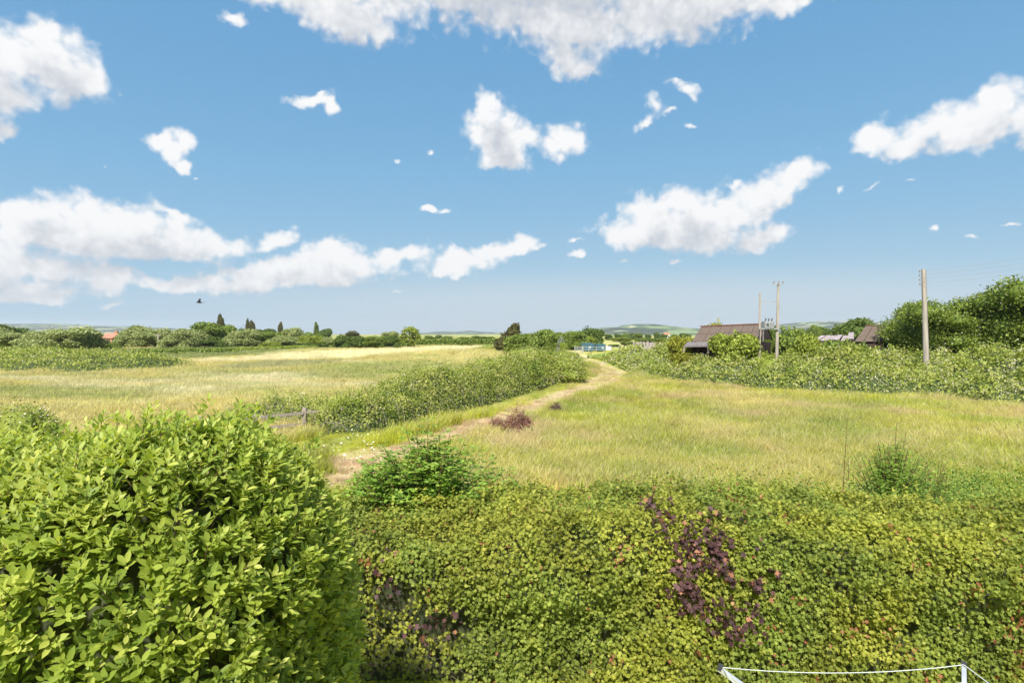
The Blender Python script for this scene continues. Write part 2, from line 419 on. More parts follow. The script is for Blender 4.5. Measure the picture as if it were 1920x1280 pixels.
# ------------------------------------------------------------------ leaf shapes (x right, y along the leaf, z = face normal)
def tpl(V, T): return np.array(V, float), np.array(T, int)
OVAL = tpl([(0, 0, 0), (.18, .32, .035), (.18, .66, .02), (0, 1, -.06), (-.18, .66, .02), (-.18, .32, .035), (0, .33, -.03), (0, .68, -.035)],
           [(0, 1, 6), (1, 2, 7), (1, 7, 6), (2, 3, 7), (3, 4, 7), (4, 5, 6), (4, 6, 7), (5, 0, 6)])
DIAM = tpl([(0, 0, 0), (.32, .45, .06), (0, 1, -.05), (-.32, .45, .06)], [(0, 1, 2), (0, 2, 3)])
MAPLE = tpl([(0, 0, 0), (.42, .10, .05), (.26, .36, 0), (.52, .66, .06), (.16, .66, 0), (0, 1.0, .03), (-.16, .66, 0), (-.52, .66, .06), (-.26, .36, 0), (-.42, .10, .05)],
            [(0, 1, 2), (0, 2, 4), (2, 3, 4), (0, 4, 6), (4, 5, 6), (0, 6, 8), (6, 7, 8), (0, 8, 9)])
LEAF3 = tpl([(0, 0, 0), (.3, .3, .08), (.34, .62, .03), (0, 1, -.04), (-.34, .62, .03), (-.3, .3, .08)], [(0, 1, 2), (0, 2, 3), (0, 3, 4), (0, 4, 5)])
FLAT = tpl([(-.5, -.5, 0), (.5, -.42, .1), (.42, .5, -.05), (-.45, .4, .12)], [(0, 1, 2), (0, 2, 3)])

def unit(v): return v / np.maximum(np.linalg.norm(v, axis=-1, keepdims=True), 1e-9)

def frames(d, nrm):
    """orthonormal frames: y along d, z near nrm"""
    y = unit(d); x = unit(np.cross(y, nrm)); z = np.cross(x, y)
    return np.stack([x, y, z], axis=-1)        # columns

def spread(t, pos, R, size, tone, wid=None):
    V, T = t
    n = len(pos)
    L = np.repeat(V[None], n, 0) * np.asarray(size).reshape(-1, 1, 1)
    if wid is not None: L[:, :, 0] *= np.asarray(wid).reshape(-1, 1)
    P_ = np.einsum('nij,nkj->nki', R, L) + pos[:, None, :]
    F = (T[None] + (np.arange(n) * len(V))[:, None, None]).reshape(-1, 3)
    return P_.reshape(-1, 3), F, np.repeat(tone, len(T))

def join(parts):
    V, F, A = [], [], []; b = 0
    for v, f, a in parts:
        V.append(v); F.append(f + b); A.append(a); b += len(v)
    return np.concatenate(V), np.concatenate(F), np.concatenate(A)

def rnd_dirs(n): return unit(rng.normal(size=(n, 3)))

# cheap value noise for heights and densities
_perm = rng.random((64, 64))
def vnoise(x, y, s):
    x = np.asarray(x) / s + 1000; y = np.asarray(y) / s + 1000
    xi = np.floor(x).astype(int); yi = np.floor(y).astype(int); fx = x - xi; fy = y - yi
    fx = fx * fx * (3 - 2 * fx); fy = fy * fy * (3 - 2 * fy)
    g = lambda a, b: _perm[a % 64, b % 64]
    return (g(xi, yi) * (1 - fx) + g(xi + 1, yi) * fx) * (1 - fy) + (g(xi, yi + 1) * (1 - fx) + g(xi + 1, yi + 1) * fx) * fy
def fnoise(x, y, s): return .55 * vnoise(x, y, s) + .3 * vnoise(x + 31, y + 7, s / 2.3) + .15 * vnoise(x + 5, y + 77, s / 5)

def inpoly(x, y, poly):
    x = np.asarray(x); y = np.asarray(y); r = np.zeros(x.shape, bool); n = len(poly); j = n - 1
    for i in range(n):
        xi, yi = poly[i]; xj, yj = poly[j]
        if yi != yj:
            r ^= ((yi > y) != (yj > y)) & (x < (xj - xi) * (y - yi) / (yj - yi) + xi)
        j = i
    return r
def gp(pts, z=0): return [tuple(G(a, b, z)[:2]) for a, b in pts]

def dist_line(x, y, line):
    d = np.full(np.shape(x), 1e9)
    for (ax, ay), (bx, by) in zip(line[:-1], line[1:]):
        L2 = (bx - ax) ** 2 + (by - ay) ** 2
        t = np.clip(((x - ax) * (bx - ax) + (y - ay) * (by - ay)) / L2, 0, 1)
        d = np.minimum(d, np.hypot(x - ax - t * (bx - ax), y - ay - t * (by - ay)))
    return d

# ------------------------------------------------------------------ ground plan (all zones are outlines on the ground)
TRACK = gp([(560, 905), (640, 850), (760, 822), (860, 796), (940, 772), (1010, 748), (1075, 725), (1110, 708), (1124, 697), (1116, 688), (1098, 680), (1085, 672),
            (1098, 670), (1140, 683), (1176, 697), (1178, 711), (1148, 728), (1088, 751), (1026, 774), (954, 803), (874, 835), (794, 866), (700, 912), (640, 955)])
VERGE = [tuple(G(a, b)[:2]) for a, b in [(560, 850), (700, 812), (820, 785), (930, 760), (1020, 733), (1095, 708)]]
HEDGE_LINE = [tuple(G(a, b)[:2]) for a, b in [(430, 797), (520, 800), (580, 802), (602, 815), (680, 810), (760, 796), (840, 778), (920, 757), (1000, 733), (1060, 714), (1095, 701)]]
BR_FRONT = [(1118, 672), (1150, 684), (1205, 712), (1270, 724), (1340, 731), (1400, 736), (1470, 741), (1560, 748), (1700, 752), (1830, 764), (2050, 785)]
BR_R = gp(BR_FRONT) + [(60, 46), (46, 58), (30, 64), (24, 72), (18, 96), (14, 110)]
BR_L = gp([(-120, 700), (60, 703), (160, 708), (240, 700), (330, 697), (380, 690), (300, 684), (260, 676), (180, 672), (80, 672), (-60, 676)])
PALE = gp([(330, 686), (400, 678), (480, 672), (600, 662), (760, 655), (920, 650), (930, 654), (800, 662), (640, 676), (560, 680), (420, 684)])
GREYG = gp([(400, 692), (480, 684), (600, 680), (660, 678), (640, 686), (560, 692), (440, 698)])
GREENSTRIP = gp([(-80, 668), (60, 664), (240, 660), (480, 652), (640, 648), (640, 655), (540, 661), (440, 672), (300, 680), (150, 678), (-80, 680)])
GREENLAWN = gp([(1105, 668), (1130, 662), (1200, 665), (1180, 690), (1150, 688)])

def zone_col(x, y):
    """ground cover colour (linear) per place"""
    n1 = fnoise(x, y, 5.0); n2 = fnoise(x + 90, y, 17.0); n3 = fnoise(x, y + 50, 1.6)
    x = np.asarray(x, float); y = np.asarray(y, float)
    green = np.array([.37, .38, .065]); lime = np.array([.42, .44, .055]); tan = np.array([.58, .49, .18]); pink = np.array([.56, .43, .24])
    gold = np.array([.58, .52, .20]); pale = np.array([.80, .73, .54]); grey = np.array([.30, .31, .16]); dgreen = np.array([.17, .24, .045])
    def mix(a, b, t): return a + (b - a) * np.clip(t, 0, 1)[..., None]
    c = mix(np.broadcast_to(green, x.shape + (3,)), tan, (n1 - .46) * 3.0)
    c = mix(c, lime, (n2 - .5) * 4.0); c = mix(c, np.array([.27, .33, .05]), (fnoise(x + 40, y + 20, 3.4) - .56) * 4)
    c = mix(c, pink, (fnoise(x + 9, y, 3.0) - .56) * 4)
    left = x < np.interp(y, [0, 28, 45, 62, 120, 250], [-9, -9, -3, 6, 18, 30])
    lf = mix(np.broadcast_to(gold, x.shape + (3,)), tan, (n1 - .35) * 2.5)
    lf = mix(lf, pale, (n3 - .6) * 2.0)
    lf = mix(lf, np.array([.33, .37, .10]), (fnoise(x * .45, y + 70, 8) - .50) * 4.5)
    lf = mix(lf, np.array([.72, .66, .48]), (fnoise(x * .5 + 30, y, 6) - .58) * 4.0)
    c = np.where((left & (y > 24))[..., None], lf, c)
    def z(poly, col, k=.9):
        nonlocal c
        m = inpoly(x + (n1 - .5) * 5, y + (n3 - .5) * 6, poly)
        c = np.where(m[..., None], mix(c, np.array(col), np.full(x.shape, k)), c)
    z(PALE, pale); z(GREYG, grey, .8); z(GREENSTRIP, dgreen, .9); z(GREENLAWN, [.16, .26, .045])
    dv = dist_line(x, y, VERGE)
    c = mix(c, np.array([.33, .35, .09]), (1.6 - dv) * .7)
    tr = inpoly(x + (n3 - .5) * 1.3 + (vnoise(x, y, .4) - .5) * .7, y + (n1 - .5) * 1.2, TRACK)
    straw = mix(np.broadcast_to(np.array([.53, .41, .28]), x.shape + (3,)), np.array([.50, .44, .20]), (fnoise(x, y, 2.2) - .42) * 4)
    c = np.where(tr[..., None], straw, c)
    far = (y > 190) | (np.hypot(x, y) > 260)
    nf = fnoise(x, y, 90); fc = mix(np.broadcast_to(np.array([.28, .30, .08]), x.shape + (3,)), np.array([.50, .46, .20]), (nf - .45) * 6)
    c = np.where(far[..., None], fc, c)
    return c * np.array([1.0, .99, .86]), tr

# the ground: one sheet of rings out to the hills
nr, na = 250, 400
rr = np.concatenate([[0.0], np.geomspace(1.2, 9500, nr)])
aa = np.linspace(0, 2 * PI, na, endpoint=False)
R_, A_ = np.meshgrid(rr[1:], aa, indexing='ij')
gx = (R_ * np.sin(A_)).ravel(); gy = (R_ * np.cos(A_)).ravel()
gz = (fnoise(gx, gy, 14) - .5) * .18 * np.clip(np.hypot(gx, gy) / 12, 0, 1)
V = np.concatenate([[[0, 0, 0]], np.stack([gx, gy, gz], 1)])
i0 = np.arange((nr - 1) * na).reshape(nr - 1, na) + 1; nx = np.roll(i0, -1, axis=1)
T = np.concatenate([np.stack([i0, i0 + na, nx + na], -1).reshape(-1, 3), np.stack([i0, nx + na, nx], -1).reshape(-1, 3),
                    np.stack([np.zeros(na, int), np.arange(na) + 1, (np.arange(na) + 1) % na + 1], -1)])
T = T[:, ::-1]
me = np_mesh('ground', V, T)
gc, gt = zone_col(V[:, 0], V[:, 1])
ca = me.color_attributes.new('cover', 'FLOAT_COLOR', 'POINT')
ca.data.foreach_set('color', np.concatenate([gc * .8, np.ones((len(V), 1))], 1).astype(np.float32).ravel())
gm, nt, out = base_mat('meadow soil and thatch')
at = node(nt, 'ShaderNodeAttribute', attribute_name='cover'); geo = nt.nodes.new('ShaderNodeNewGeometry')
n = node(nt, 'ShaderNodeTexNoise'); n.inputs['Scale'].default_value = 3.0; n.inputs['Detail'].default_value = 8; n.inputs['Roughness'].default_value = .7
nt.links.new(geo.outputs['Position'], n.inputs['Vector'])
h = nt.nodes.new('ShaderNodeHueSaturation'); nt.links.new(at.outputs['Color'], h.inputs['Color'])
nt.links.new(mathn(nt, 'ADD', mathn(nt, 'MULTIPLY', n.outputs['Fac'], 1.1), .42), h.inputs['Value'])
p = nt.nodes.new('ShaderNodeBsdfPrincipled'); p.inputs['Roughness'].default_value = .95; p.inputs['Specular IOR Level'].default_value = .05
nt.links.new(h.outputs[0], p.inputs['Base Color'])
b = nt.nodes.new('ShaderNodeBump'); b.inputs['Strength'].default_value = .8; b.inputs['Distance'].default_value = .06
nt.links.new(n.outputs['Fac'], b.inputs['Height']); nt.links.new(b.outputs[0], p.inputs['Normal'])
nt.links.new(p.outputs[0], out.inputs[0])
ground = link('ground', me, None, gm); ground['kind'] = 'structure'

# ------------------------------------------------------------------ hills far off
hm, nt, out = base_mat('hill fields and woods')
geo = nt.nodes.new('ShaderNodeNewGeometry')
mp = nt.nodes.new('ShaderNodeMapping'); mp.inputs['Scale'].default_value = (1, 1.0, 4.5); nt.links.new(geo.outputs['Position'], mp.inputs[0])
vo = node(nt, 'ShaderNodeTexVoronoi'); vo.inputs['Scale'].default_value = .006; nt.links.new(mp.outputs[0], vo.inputs['Vector'])
n = node(nt, 'ShaderNodeTexNoise'); n.inputs['Scale'].default_value = .006; n.inputs['Detail'].default_value = 6; nt.links.new(mp.outputs[0], n.inputs['Vector'])
sx = nt.nodes.new('ShaderNodeSeparateColor'); nt.links.new(vo.outputs['Color'], sx.inputs[0])
c1 = ramp(nt, sx.outputs[0], [(0, (.05, .085, .035)), (.35, (.06, .10, .04)), (.4, (.14, .2, .07)), (.68, (.17, .22, .08)), (.80, (.30, .30, .15)), (.9, (.40, .37, .2)), (1, (.14, .2, .07))], 'LINEAR')
c2 = ramp(nt, n.outputs['Fac'], [(.47, (.035, .06, .03)), (.53, (1, 1, 1))])
mxx = nt.nodes.new('ShaderNodeMixRGB'); mxx.blend_type = 'MULTIPLY'; mxx.inputs[0].default_value = .9
nt.links.new(c1, mxx.inputs[1]); nt.links.new(c2, mxx.inputs[2])
p = nt.nodes.new('ShaderNodeBsdfPrincipled'); p.inputs['Roughness'].default_value = .95; nt.links.new(mxx.outputs[0], p.inputs['Base Color'])
nt.links.new(p.outputs[0], out.inputs[0])

def hill(pts, Y, depth, name='hill', wob=3.0):
    """ridge profile given along its crest (x, y pixel) at distance Y; falls away to both sides"""
    xs = np.array([Wp(a, b, Y).x for a, b in pts]); hs_ = np.array([Wp(a, b, Y).z for a, b in pts])
    nxs = 160; X = np.linspace(xs[0], xs[-1], nxs); Hc = np.interp(X, xs, hs_)
    Hc = Hc + (fnoise(X, X * 0 + Y, 160) - .5) * wob * 2
    prof = np.linspace(-1, 1, 13)
    V = []
    for q in prof:
        k = math.cos(q * PI / 2) ** 1.0
        yy = Y + q * depth + (fnoise(X, X * 0 + q * 50, 500) - .5) * depth * .3
        V.append(np.stack([X, yy, Hc * k * (1 + (fnoise(X + 77, yy, 240) - .5) * .25 * (1 - k)) - (1 - k) * 6], 1))
    V = np.concatenate(V); T = []
    for j in range(12):
        a = np.arange(nxs - 1) + j * nxs
        T += [np.stack([a, a + 1, a + nxs + 1], 1), np.stack([a, a + nxs + 1, a + nxs], 1)]
    me = np_mesh(name, V, np.concatenate(T), smooth=True)
    o = link(name, me, None, hm); o['kind'] = 'structure'; return o
hill([(-500, 616), (-200, 610), (0, 606), (40, 607), (90, 606), (130, 609), (200, 611), (250, 612), (340, 616), (480, 622), (620, 627)], 5200, 1300)
hill([(700, 628), (790, 624), (830, 621), (860, 622), (880, 619.5), (905, 622), (950, 623), (1010, 626), (1060, 628)], 5600, 900, wob=1.5)
hill([(1060, 627), (1110, 617), (1135, 613), (1160, 613), (1175, 608.5), (1190, 607), (1215, 608), (1250, 612), (1290, 615), (1340, 620), (1400, 626)], 3300, 800)
hill([(1380, 627), (1440, 612), (1500, 604), (1540, 602), (1580, 602), (1640, 604), (1700, 605), (1800, 610), (1990, 618), (2300, 627)], 4300, 900)

# ------------------------------------------------------------------ trees
def crown_mesh(name, seed, lobes, n, leaf, gap=.0, flat=.55, core=True, tmpl=FLAT, jit=.16):
    """unit crown sitting on z=0..1, half width about .5"""
    global rng
    keep = rng; rng = np.random.default_rng(seed)
    lb = np.array(lobes, float)                       # cx, cy, cz, rx, ry, rz
    area = (lb[:, 3] * lb[:, 4] * lb[:, 5]) ** (2 / 3); pr = area / area.sum()
    k = rng.choice(len(lb), n, p=pr)
    d = rnd_dirs(n)
    # billows: leaves gather around twig ends
    cl = rnd_dirs(140); wgt = np.max(d @ cl.T, axis=1)
    rad = 1.0 - np.abs(rng.normal(size=n)) * jit + (wgt - .95) * 1.0 + np.clip(wgt - .988, 0, 1) * 26 * rng.random(n) ** 1.5
    pos = lb[k, :3] + d * lb[k, 3:] * rad[:, None]
    ok = np.ones(n, bool)
    for j in range(len(lb)):
        q = np.linalg.norm((pos - lb[j, :3]) / lb[j, 3:], axis=1)
        ok &= ~((q < .72) & (k != j))
    if gap > 0:
        g = fnoise(pos[:, 0] * 10 + seed, pos[:, 2] * 10 + pos[:, 1] * 6, 1.7)
        ok &= g > gap
    pos, d = pos[ok], d[ok]; m = len(pos)
    nrm = unit(d * flat + rnd_dirs(m) * .75 + np.array([0, 0, .25]))
    R = frames(rnd_dirs(m), nrm)
    tone = np.clip(rng.normal(.5, .24, m), 0, 1)
    parts = [spread(tmpl, pos, R, leaf * rng.uniform(.6, 1.35, m), tone)]
    if core:
        th = np.linspace(0, PI, 7); ph = np.linspace(0, 2 * PI, 9)[:-1]
        sv = np.array([(math.sin(a) * math.cos(b_), math.sin(a) * math.sin(b_), math.cos(a)) for a in th for b_ in ph])
        sf = []
        for i in range(6):
            for q in range(8):
                a0, a1 = i * 8 + q, i * 8 + (q + 1) % 8
                sf += [(a0, a0 + 8, a1 + 8), (a0, a1 + 8, a1)]
        sf = np.array(sf)
        for l in lb:
            parts.append((sv * l[3:] * .72 + l[:3], sf, np.full(len(sf), .4)))
    V, F, A = join(parts)
    me = np_mesh(name, V, F, A)
    rng = keep
    return me

def lob(seed, n, rw=(.22, .34), cz=(.3, .72), spreadr=.28, rz=.8):
    r = random.Random(seed); L = [(0, 0, .5, .34, .34, .40)]
    for i in range(n):
        a = r.uniform(0, 2 * PI); q = r.uniform(*rw); s = spreadr * r.uniform(.6, 1.1)
        L.append((math.cos(a) * s, math.sin(a) * s, r.uniform(*cz), q, q, q * rz))
    return L
CROWN = {
 'round': [crown_mesh('crown', 11 + i, lob(i, 11, (.15, .3), (.25, .78), .3), 12000, .036, jit=.2) for i in range(3)],
 'bush': [crown_mesh('crown', 31 + i, lob(20 + i, 13, (.13, .27), (.1, .78), .36), 12000, .036, jit=.22) for i in range(4)],
 'airy': [crown_mesh('crown', 51 + i, lob(40 + i, 10, (.14, .24), (.3, .85), .3), 5000, .042, gap=.44, core=False) for i in range(2)],
 'poplar': [crown_mesh('crown', 61, [(0, 0, .2, .34, .34, .2), (0, 0, .4, .45, .45, .3), (.05, 0, .62, .4, .4, .28), (0, .05, .82, .24, .24, .19)], 4000, .07, jit=.1),
            crown_mesh('crown', 62, [(0, 0, .2, .45, .45, .2), (0, 0, .42, .5, .5, .28), (-.08, 0, .66, .46, .46, .26), (.1, .05, .84, .34, .34, .17)], 4000, .08, jit=.12)],
 'lean': [crown_mesh('crown', 71, [(-.15, 0, .25, .32, .3, .22), (.05, 0, .45, .32, .3, .25), (.22, 0, .68, .24, .24, .2), (.3, 0, .85, .16, .16, .13), (.1, .1, .3, .36, .3, .25)], 6000, .05)],
}
def trunk_mesh(seed):
    r = random.Random(seed); mb = MB()
    mb.tube([(0, 0, -.05), (.01, 0, .2), (-.01, .01, .45), (.01, 0, .7)], [.03, .024, .018, .006], 7)
    for i in range(5):
        a = r.uniform(0, 2 * PI); z = .18 + i * .08
        mb.tube([(0, 0, z), (math.cos(a) * .12, math.sin(a) * .12, z + .12), (math.cos(a) * .25, math.sin(a) * .25, z + .28)], [.013, .009, .003], 5)
    me = bpy.data.meshes.new('trunk'); me.from_pydata(mb.v, [], mb.f); me.update(); me.materials.append(M['bark']); return me
TRUNKS = [trunk_mesh(i) for i in range(3)]

def tree(px, ytop, wpx, Y, kind, mat, name, label, cat='tree', group=None, lift=.0, dep=1.0, zb=0.0, seed=None):
    top = Wp(px, ytop, Y).z; w = wpx / F_PX * Y; x = (px - W_PX / 2) / F_PX * Y
    r = random.Random(seed if seed is not None else int(px * 7 + Y))
    o = empty(name, (x, Y, zb), r.uniform(0, 6.28) if kind != 'lean' else 0)
    tag(o, label, cat, group)
    hgt = top - zb
    me = CROWN[kind][r.randrange(len(CROWN[kind]))]
    if len(me.materials) == 0: me.materials.append(M['t_green'])
    c = link('crown', me, o); c.scale = (w * 1.04, w * dep, hgt * (1 - lift) * 1.0); c.location = (0, 0, hgt * lift)
    c.material_slots[0].link = 'OBJECT'; c.material_slots[0].material = M[mat]
    t = link('trunk', TRUNKS[r.randrange(3)], o); t.scale = (hgt, hgt, hgt)
    return o

TG = 'trees along the far edge of the left field'
WL = 'pale olive willow'
tree(8, 606, 70, 175, 'round', 't_dark', 'oak_tree', 'dark green tree behind the willows at the far left end of the field', group=TG)
tree(-25, 612, 80, 150, 'round', 't_willow', 'willow_tree', 'pale olive willow cut by the left picture edge', group=TG)
tree(32, 622, 62, 146, 'bush', 't_willow', 'willow_tree', 'olive willow bush second from the left end of the willow row', group=TG)
tree(66, 617, 62, 142, 'bush', 't_willow', 'willow_tree', 'olive willow in the row under the pale left hillside', group=TG)
tree(104, 612, 74, 140, 'round', 't_willow', 'willow_tree', 'broad rounded willow below the wooded hump of the left hills', group=TG)
tree(152, 608, 84, 142, 'round', 't_willow', 'willow_tree', 'tallest rounded willow just left of the terracotta house', group=TG)
tree(208, 640, 36, 150, 'bush', 't_green', 'shrub', 'small low shrub in the gap below the terracotta house', 'shrub', group=TG)
tree(236, 626, 40, 170, 'bush', 't_willow', 'willow_tree', 'small grey-green willow just right of the terracotta house', group=TG)
tree(262, 609, 54, 176, 'airy', 't_willow', 'willow_tree', 'loose topped willow left of the small field pole', group=TG)
tree(262, 616, 62, 172, 'round', 't_willow', 'willow_tree', 'dense willow standing in front of the loose topped one', group=TG)
tree(306, 612, 60, 176, 'round', 't_willow', 'willow_tree', 'willow directly behind the small pole in the field', group=TG)
tree(326, 624, 54, 165, 'bush', 't_willow', 'willow_tree', 'low bushy willow just right of the small field pole', group=TG)
tree(358, 616, 56, 168, 'round', 't_willow', 'willow_tree', 'round pale willow touching the large dark green tree', group=TG)
tree(396, 604, 72, 186, 'round', 't_green', 'oak_tree', 'large dense bright dark green tree left of the first poplar', group=TG)
tree(422, 609, 50, 190, 'round', 't_green', 'oak_tree', 'dense green tree right under the broad poplar', group=TG)
tree(400, 636, 50, 172, 'bush', 't_dark', 'shrub', 'dark shrub at the foot of the large green tree', 'shrub', group=TG)
tree(446, 616, 46, 176, 'round', 't_willow', 'willow_tree', 'pale willow just right of the large green tree', group=TG)
tree(476, 617, 50, 176, 'round', 't_willow', 'willow_tree', 'pale willow standing under the pair of small poplars', group=TG)
tree(508, 620, 54, 178, 'bush', 't_green', 'field_tree', 'mid green tree below the dark solitary poplar', group=TG)
tree(430, 610, 26, 300, 'round', 't_dark', 'distant_tree', 'far dark tree between broad poplar and poplar pair', group=TG)
tree(455, 613, 30, 320, 'round', 't_dark', 'distant_tree', 'far dark tree in front of the poplar pair', group=TG)
tree(488, 617, 30, 330, 'round', 't_dark', 'distant_tree', 'far dark round tree right of the poplar pair', group=TG)
tree(505, 616, 26, 330, 'round', 't_dark', 'distant_tree', 'far dark round tree left of the brown poplar', group=TG)
PG = 'tall thin poplars above the far trees'
tree(413, 590, 14, 300, 'poplar', 't_brown', 'poplar_tree', 'broadest tall poplar rising behind the large dark green tree', group=PG, seed=1)
tree(464, 598, 8, 360, 'poplar', 't_brown', 'poplar_tree', 'slim left poplar of the close pair', group=PG, seed=2)
tree(472.5, 602, 9, 360, 'poplar', 't_brown', 'poplar_tree', 'shorter right poplar of the close pair', group=PG, seed=5)
tree(526, 604, 10, 320, 'poplar', 't_brown', 'poplar_tree', 'brownish blunt topped poplar standing alone', group=PG, seed=6)
tree(593, 604, 9, 330, 'poplar', 't_dark', 'poplar_tree', 'pointed dark poplar beside a round dark tree', group=PG, seed=3)
tree(608, 615, 24, 300, 'round', 't_dark', 'round_tree', 'small dark round tree just right of the pointed poplar', group=TG)
tree(560, 621, 110, 200, 'bush', 't_green', 'field_tree', 'wide green thicket tree between the last two poplars', group=TG)
tree(553, 610, 46, 182, 'round', 't_willow', 'field_tree', 'pale domed tree midway between the two solitary poplars', group=TG)
tree(530, 626, 56, 172, 'bush', 't_willow', 'willow_tree', 'silvery low willow left of the pale domed tree', group=TG)
tree(508, 640, 34, 166, 'bush', 't_lime', 'shrub', 'low rounded shrub at the end of the field strip', 'shrub', group=TG)
tree(585, 627, 50, 178, 'bush', 't_lime', 'shrub', 'yellow-green shrub below the pointed poplar', 'shrub', group=TG)
tree(612, 630, 40, 180, 'bush', 't_willow', 'shrub', 'pale shrub left of the dark thorn trees', 'shrub', group=TG)
tree(568, 642, 90, 172, 'bush', 't_dark', 'shrub', 'dark low thicket at the foot of the pale domed tree', 'shrub', group=TG)
tree(660, 618, 34, 320, 'round', 't_brown', 'distant_tree', 'far brown tree top showing above the dark thorns', group=TG)
DG = 'dark thorn trees in the middle hedgerow'
for k_, (px, yt, w, m_, s_) in enumerate([(642, 625, 40, 't_dark', 'first dark thorn tree at the left end of the hedgerow'), (672, 628, 44, 't_dark', 'second dark thorn tree of the hedgerow, below the far brown tree'),
                   (702, 628, 44, 't_green', 'mid green thorn tree in the middle of the hedgerow'), (730, 627, 40, 't_dark', 'dark thorn tree just left of the airy field tree')]):
    tree(px, yt, w, 166, 'bush', m_, 'thorn_tree', s_, group=DG)
tree(731, 621, 30, 260, 'round', 't_willow', 'distant_tree', 'pale far tree behind the thorn hedgerow')
tree(767, 610, 46, 172, 'airy', 't_lime', 'ash_tree', 'airy light green tree with sky showing through it, centre left')
tree(752, 632, 40, 172, 'bush', 't_green', 'shrub', 'green shrub at the foot of the airy tree', 'shrub')
for k_, (px, yt, w) in enumerate([(806, 629, 22), (823, 627, 18), (838, 629, 24), (868, 631, 26), (892, 628, 22), (906, 630, 20), (920, 630, 22)]):
    tree(px, yt, w, 420, 'round', 't_dark' if k_ % 2 else 't_green', 'distant_tree', ['green far tree just right of the airy ash tree', 'narrow dark far tree, second right of the airy ash', 'green far tree behind the middle of the clipped hedge', 'low dark far tree below the left slope of the blue hill', 'green far tree below the top of the blue hill', 'small dark far tree below the right slope of the blue hill', 'green far tree next to the bronze leaning tree'][k_], group='distant trees behind the clipped hedge')

def hedge_box(name, p0, p1, thick, hgt, mat, n, leaf, label, cat='hedge', wob=.12):
    p0, p1 = Vector(p0), Vector(p1); L = (p1 - p0).length; t = (p1 - p0) / L; nn = Vector((-t.y, t.x, 0))
    root = empty(name, tuple(p0)); tag(root, label, cat)
    u = rng.random(n) * L; q = rng.random(n); sgn = np.where(rng.random(n) < .5, -1, 1)
    hh = hgt * (1 + (fnoise(u + p0.x, u * 0, 6) - .5) * wob * 2)
    topm = q < .3
    off = np.where(topm, rng.uniform(-1, 1, n), sgn * (1 + rng.normal(0, .12, n))) * thick / 2
    z = np.where(topm, hh * (1 + rng.normal(0, .03, n)), rng.random(n) * hh)
    pos = np.stack([t.x * u + nn.x * off, t.y * u + nn.y * off, z], 1)
    nrm = np.where(topm[:, None], np.array([0, 0, 1.]), np.stack([nn.x * sgn, nn.y * sgn, sgn * 0 + .3], 1)) + rnd_dirs(n) * .8
    A = np.clip(rng.normal(.5, .24, n), 0, 1)
    V, F, A = spread(FLAT, pos, frames(rnd_dirs(n), unit(nrm)), leaf * rng.uniform(.6, 1.3, n), A)
    f = link('foliage', np_mesh('foliage', V, F, A), root, M[mat]); f['kind'] = 'stuff'
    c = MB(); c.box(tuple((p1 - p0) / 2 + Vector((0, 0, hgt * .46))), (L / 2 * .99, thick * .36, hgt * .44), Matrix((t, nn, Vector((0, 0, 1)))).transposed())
    c.build('shade_core', M['bramble_core'], root)  # solid box that closes gaps, its dark colour painted as interior shade
    return root
hedge_box('clipped_hedge', (*G(745, 650)[:2], 0), (*G(935, 648)[:2], 0), 3.0, 2.5, 't_green', 9000, .45, 'long level clipped green hedge across the middle distance')
hedge_box('low_hedge', (*G(170, 671)[:2], 0), (*G(430, 664)[:2], 0), 5.0, 1.3, 't_green', 9000, .33, 'low dark green hedge in front of the small field pole')
hedge_box('low_hedge', (*G(400, 664)[:2], 0), (*G(640, 652)[:2], 0), 6.0, 1.1, 't_lime', 9000, .33, 'low yellow-green hedge running to the thorn trees')
hedge_box('low_hedge', (*G(200, 661)[:2], 0), (*G(520, 653)[:2], 0), 4.0, .7, 't_dark', 6000, .33, 'thin dark hedge line at the far side of the strip behind the low hedge')
hedge_box('low_hedge', (*G(-150, 672)[:2], 0), (*G(110, 668)[:2], 0), 6.0, 1.9, 't_green', 7000, .3, 'low bushy hedge at the far left behind the flowering brambles')

# centre group
CG = 'trees left of the teal containers'
tree(952, 605, 46, 135, 'lean', 't_brown', 'bronze_tree', 'bronze green tree leaning right at the left end of the centre trees', group=CG)
tree(946, 628, 44, 140, 'bush', 't_brown', 'shrub', 'bronze shrub at the foot of the leaning tree', 'shrub', group=CG)
tree(975, 624, 66, 112, 'bush', 't_green', 'hawthorn_bush', 'broad green bush right of the bronze leaning tree', group=CG)
tree(1012, 616, 56, 118, 'round', 't_green', 'hawthorn_tree', 'green tree at the middle of the centre group', group=CG)
tree(1040, 620, 52, 114, 'bush', 't_green', 'hawthorn_bush', 'green bush behind the small silver willow', group=CG)
tree(1072, 618, 50, 166, 'bush', 't_green', 'hawthorn_bush', 'green bush between silver willow and tall dome tree', group=CG)
tree(1106, 610, 56, 168, 'round', 't_dark', 'oak_tree', 'tallest dark dome tree above the teal containers', group=CG)
tree(1053, 628, 18, 104, 'bush', 't_grey', 'silver_willow', 'small silver-grey willow before the centre trees', 'shrub', group=CG)
tree(1108, 630, 20, 158, 'airy', 't_lime', 'young_tree', 'light green sapling directly behind the first teal container', group=CG)
tree(1057, 640, 14, 100, 'bush', 't_lime', 'shrub', 'small light shrub at the foot of the silver willow', 'shrub', group=CG)
tree(1078, 638, 50, 164, 'bush', 't_green', 'shrub', 'low green shrub left of the first teal container', 'shrub', group=CG)
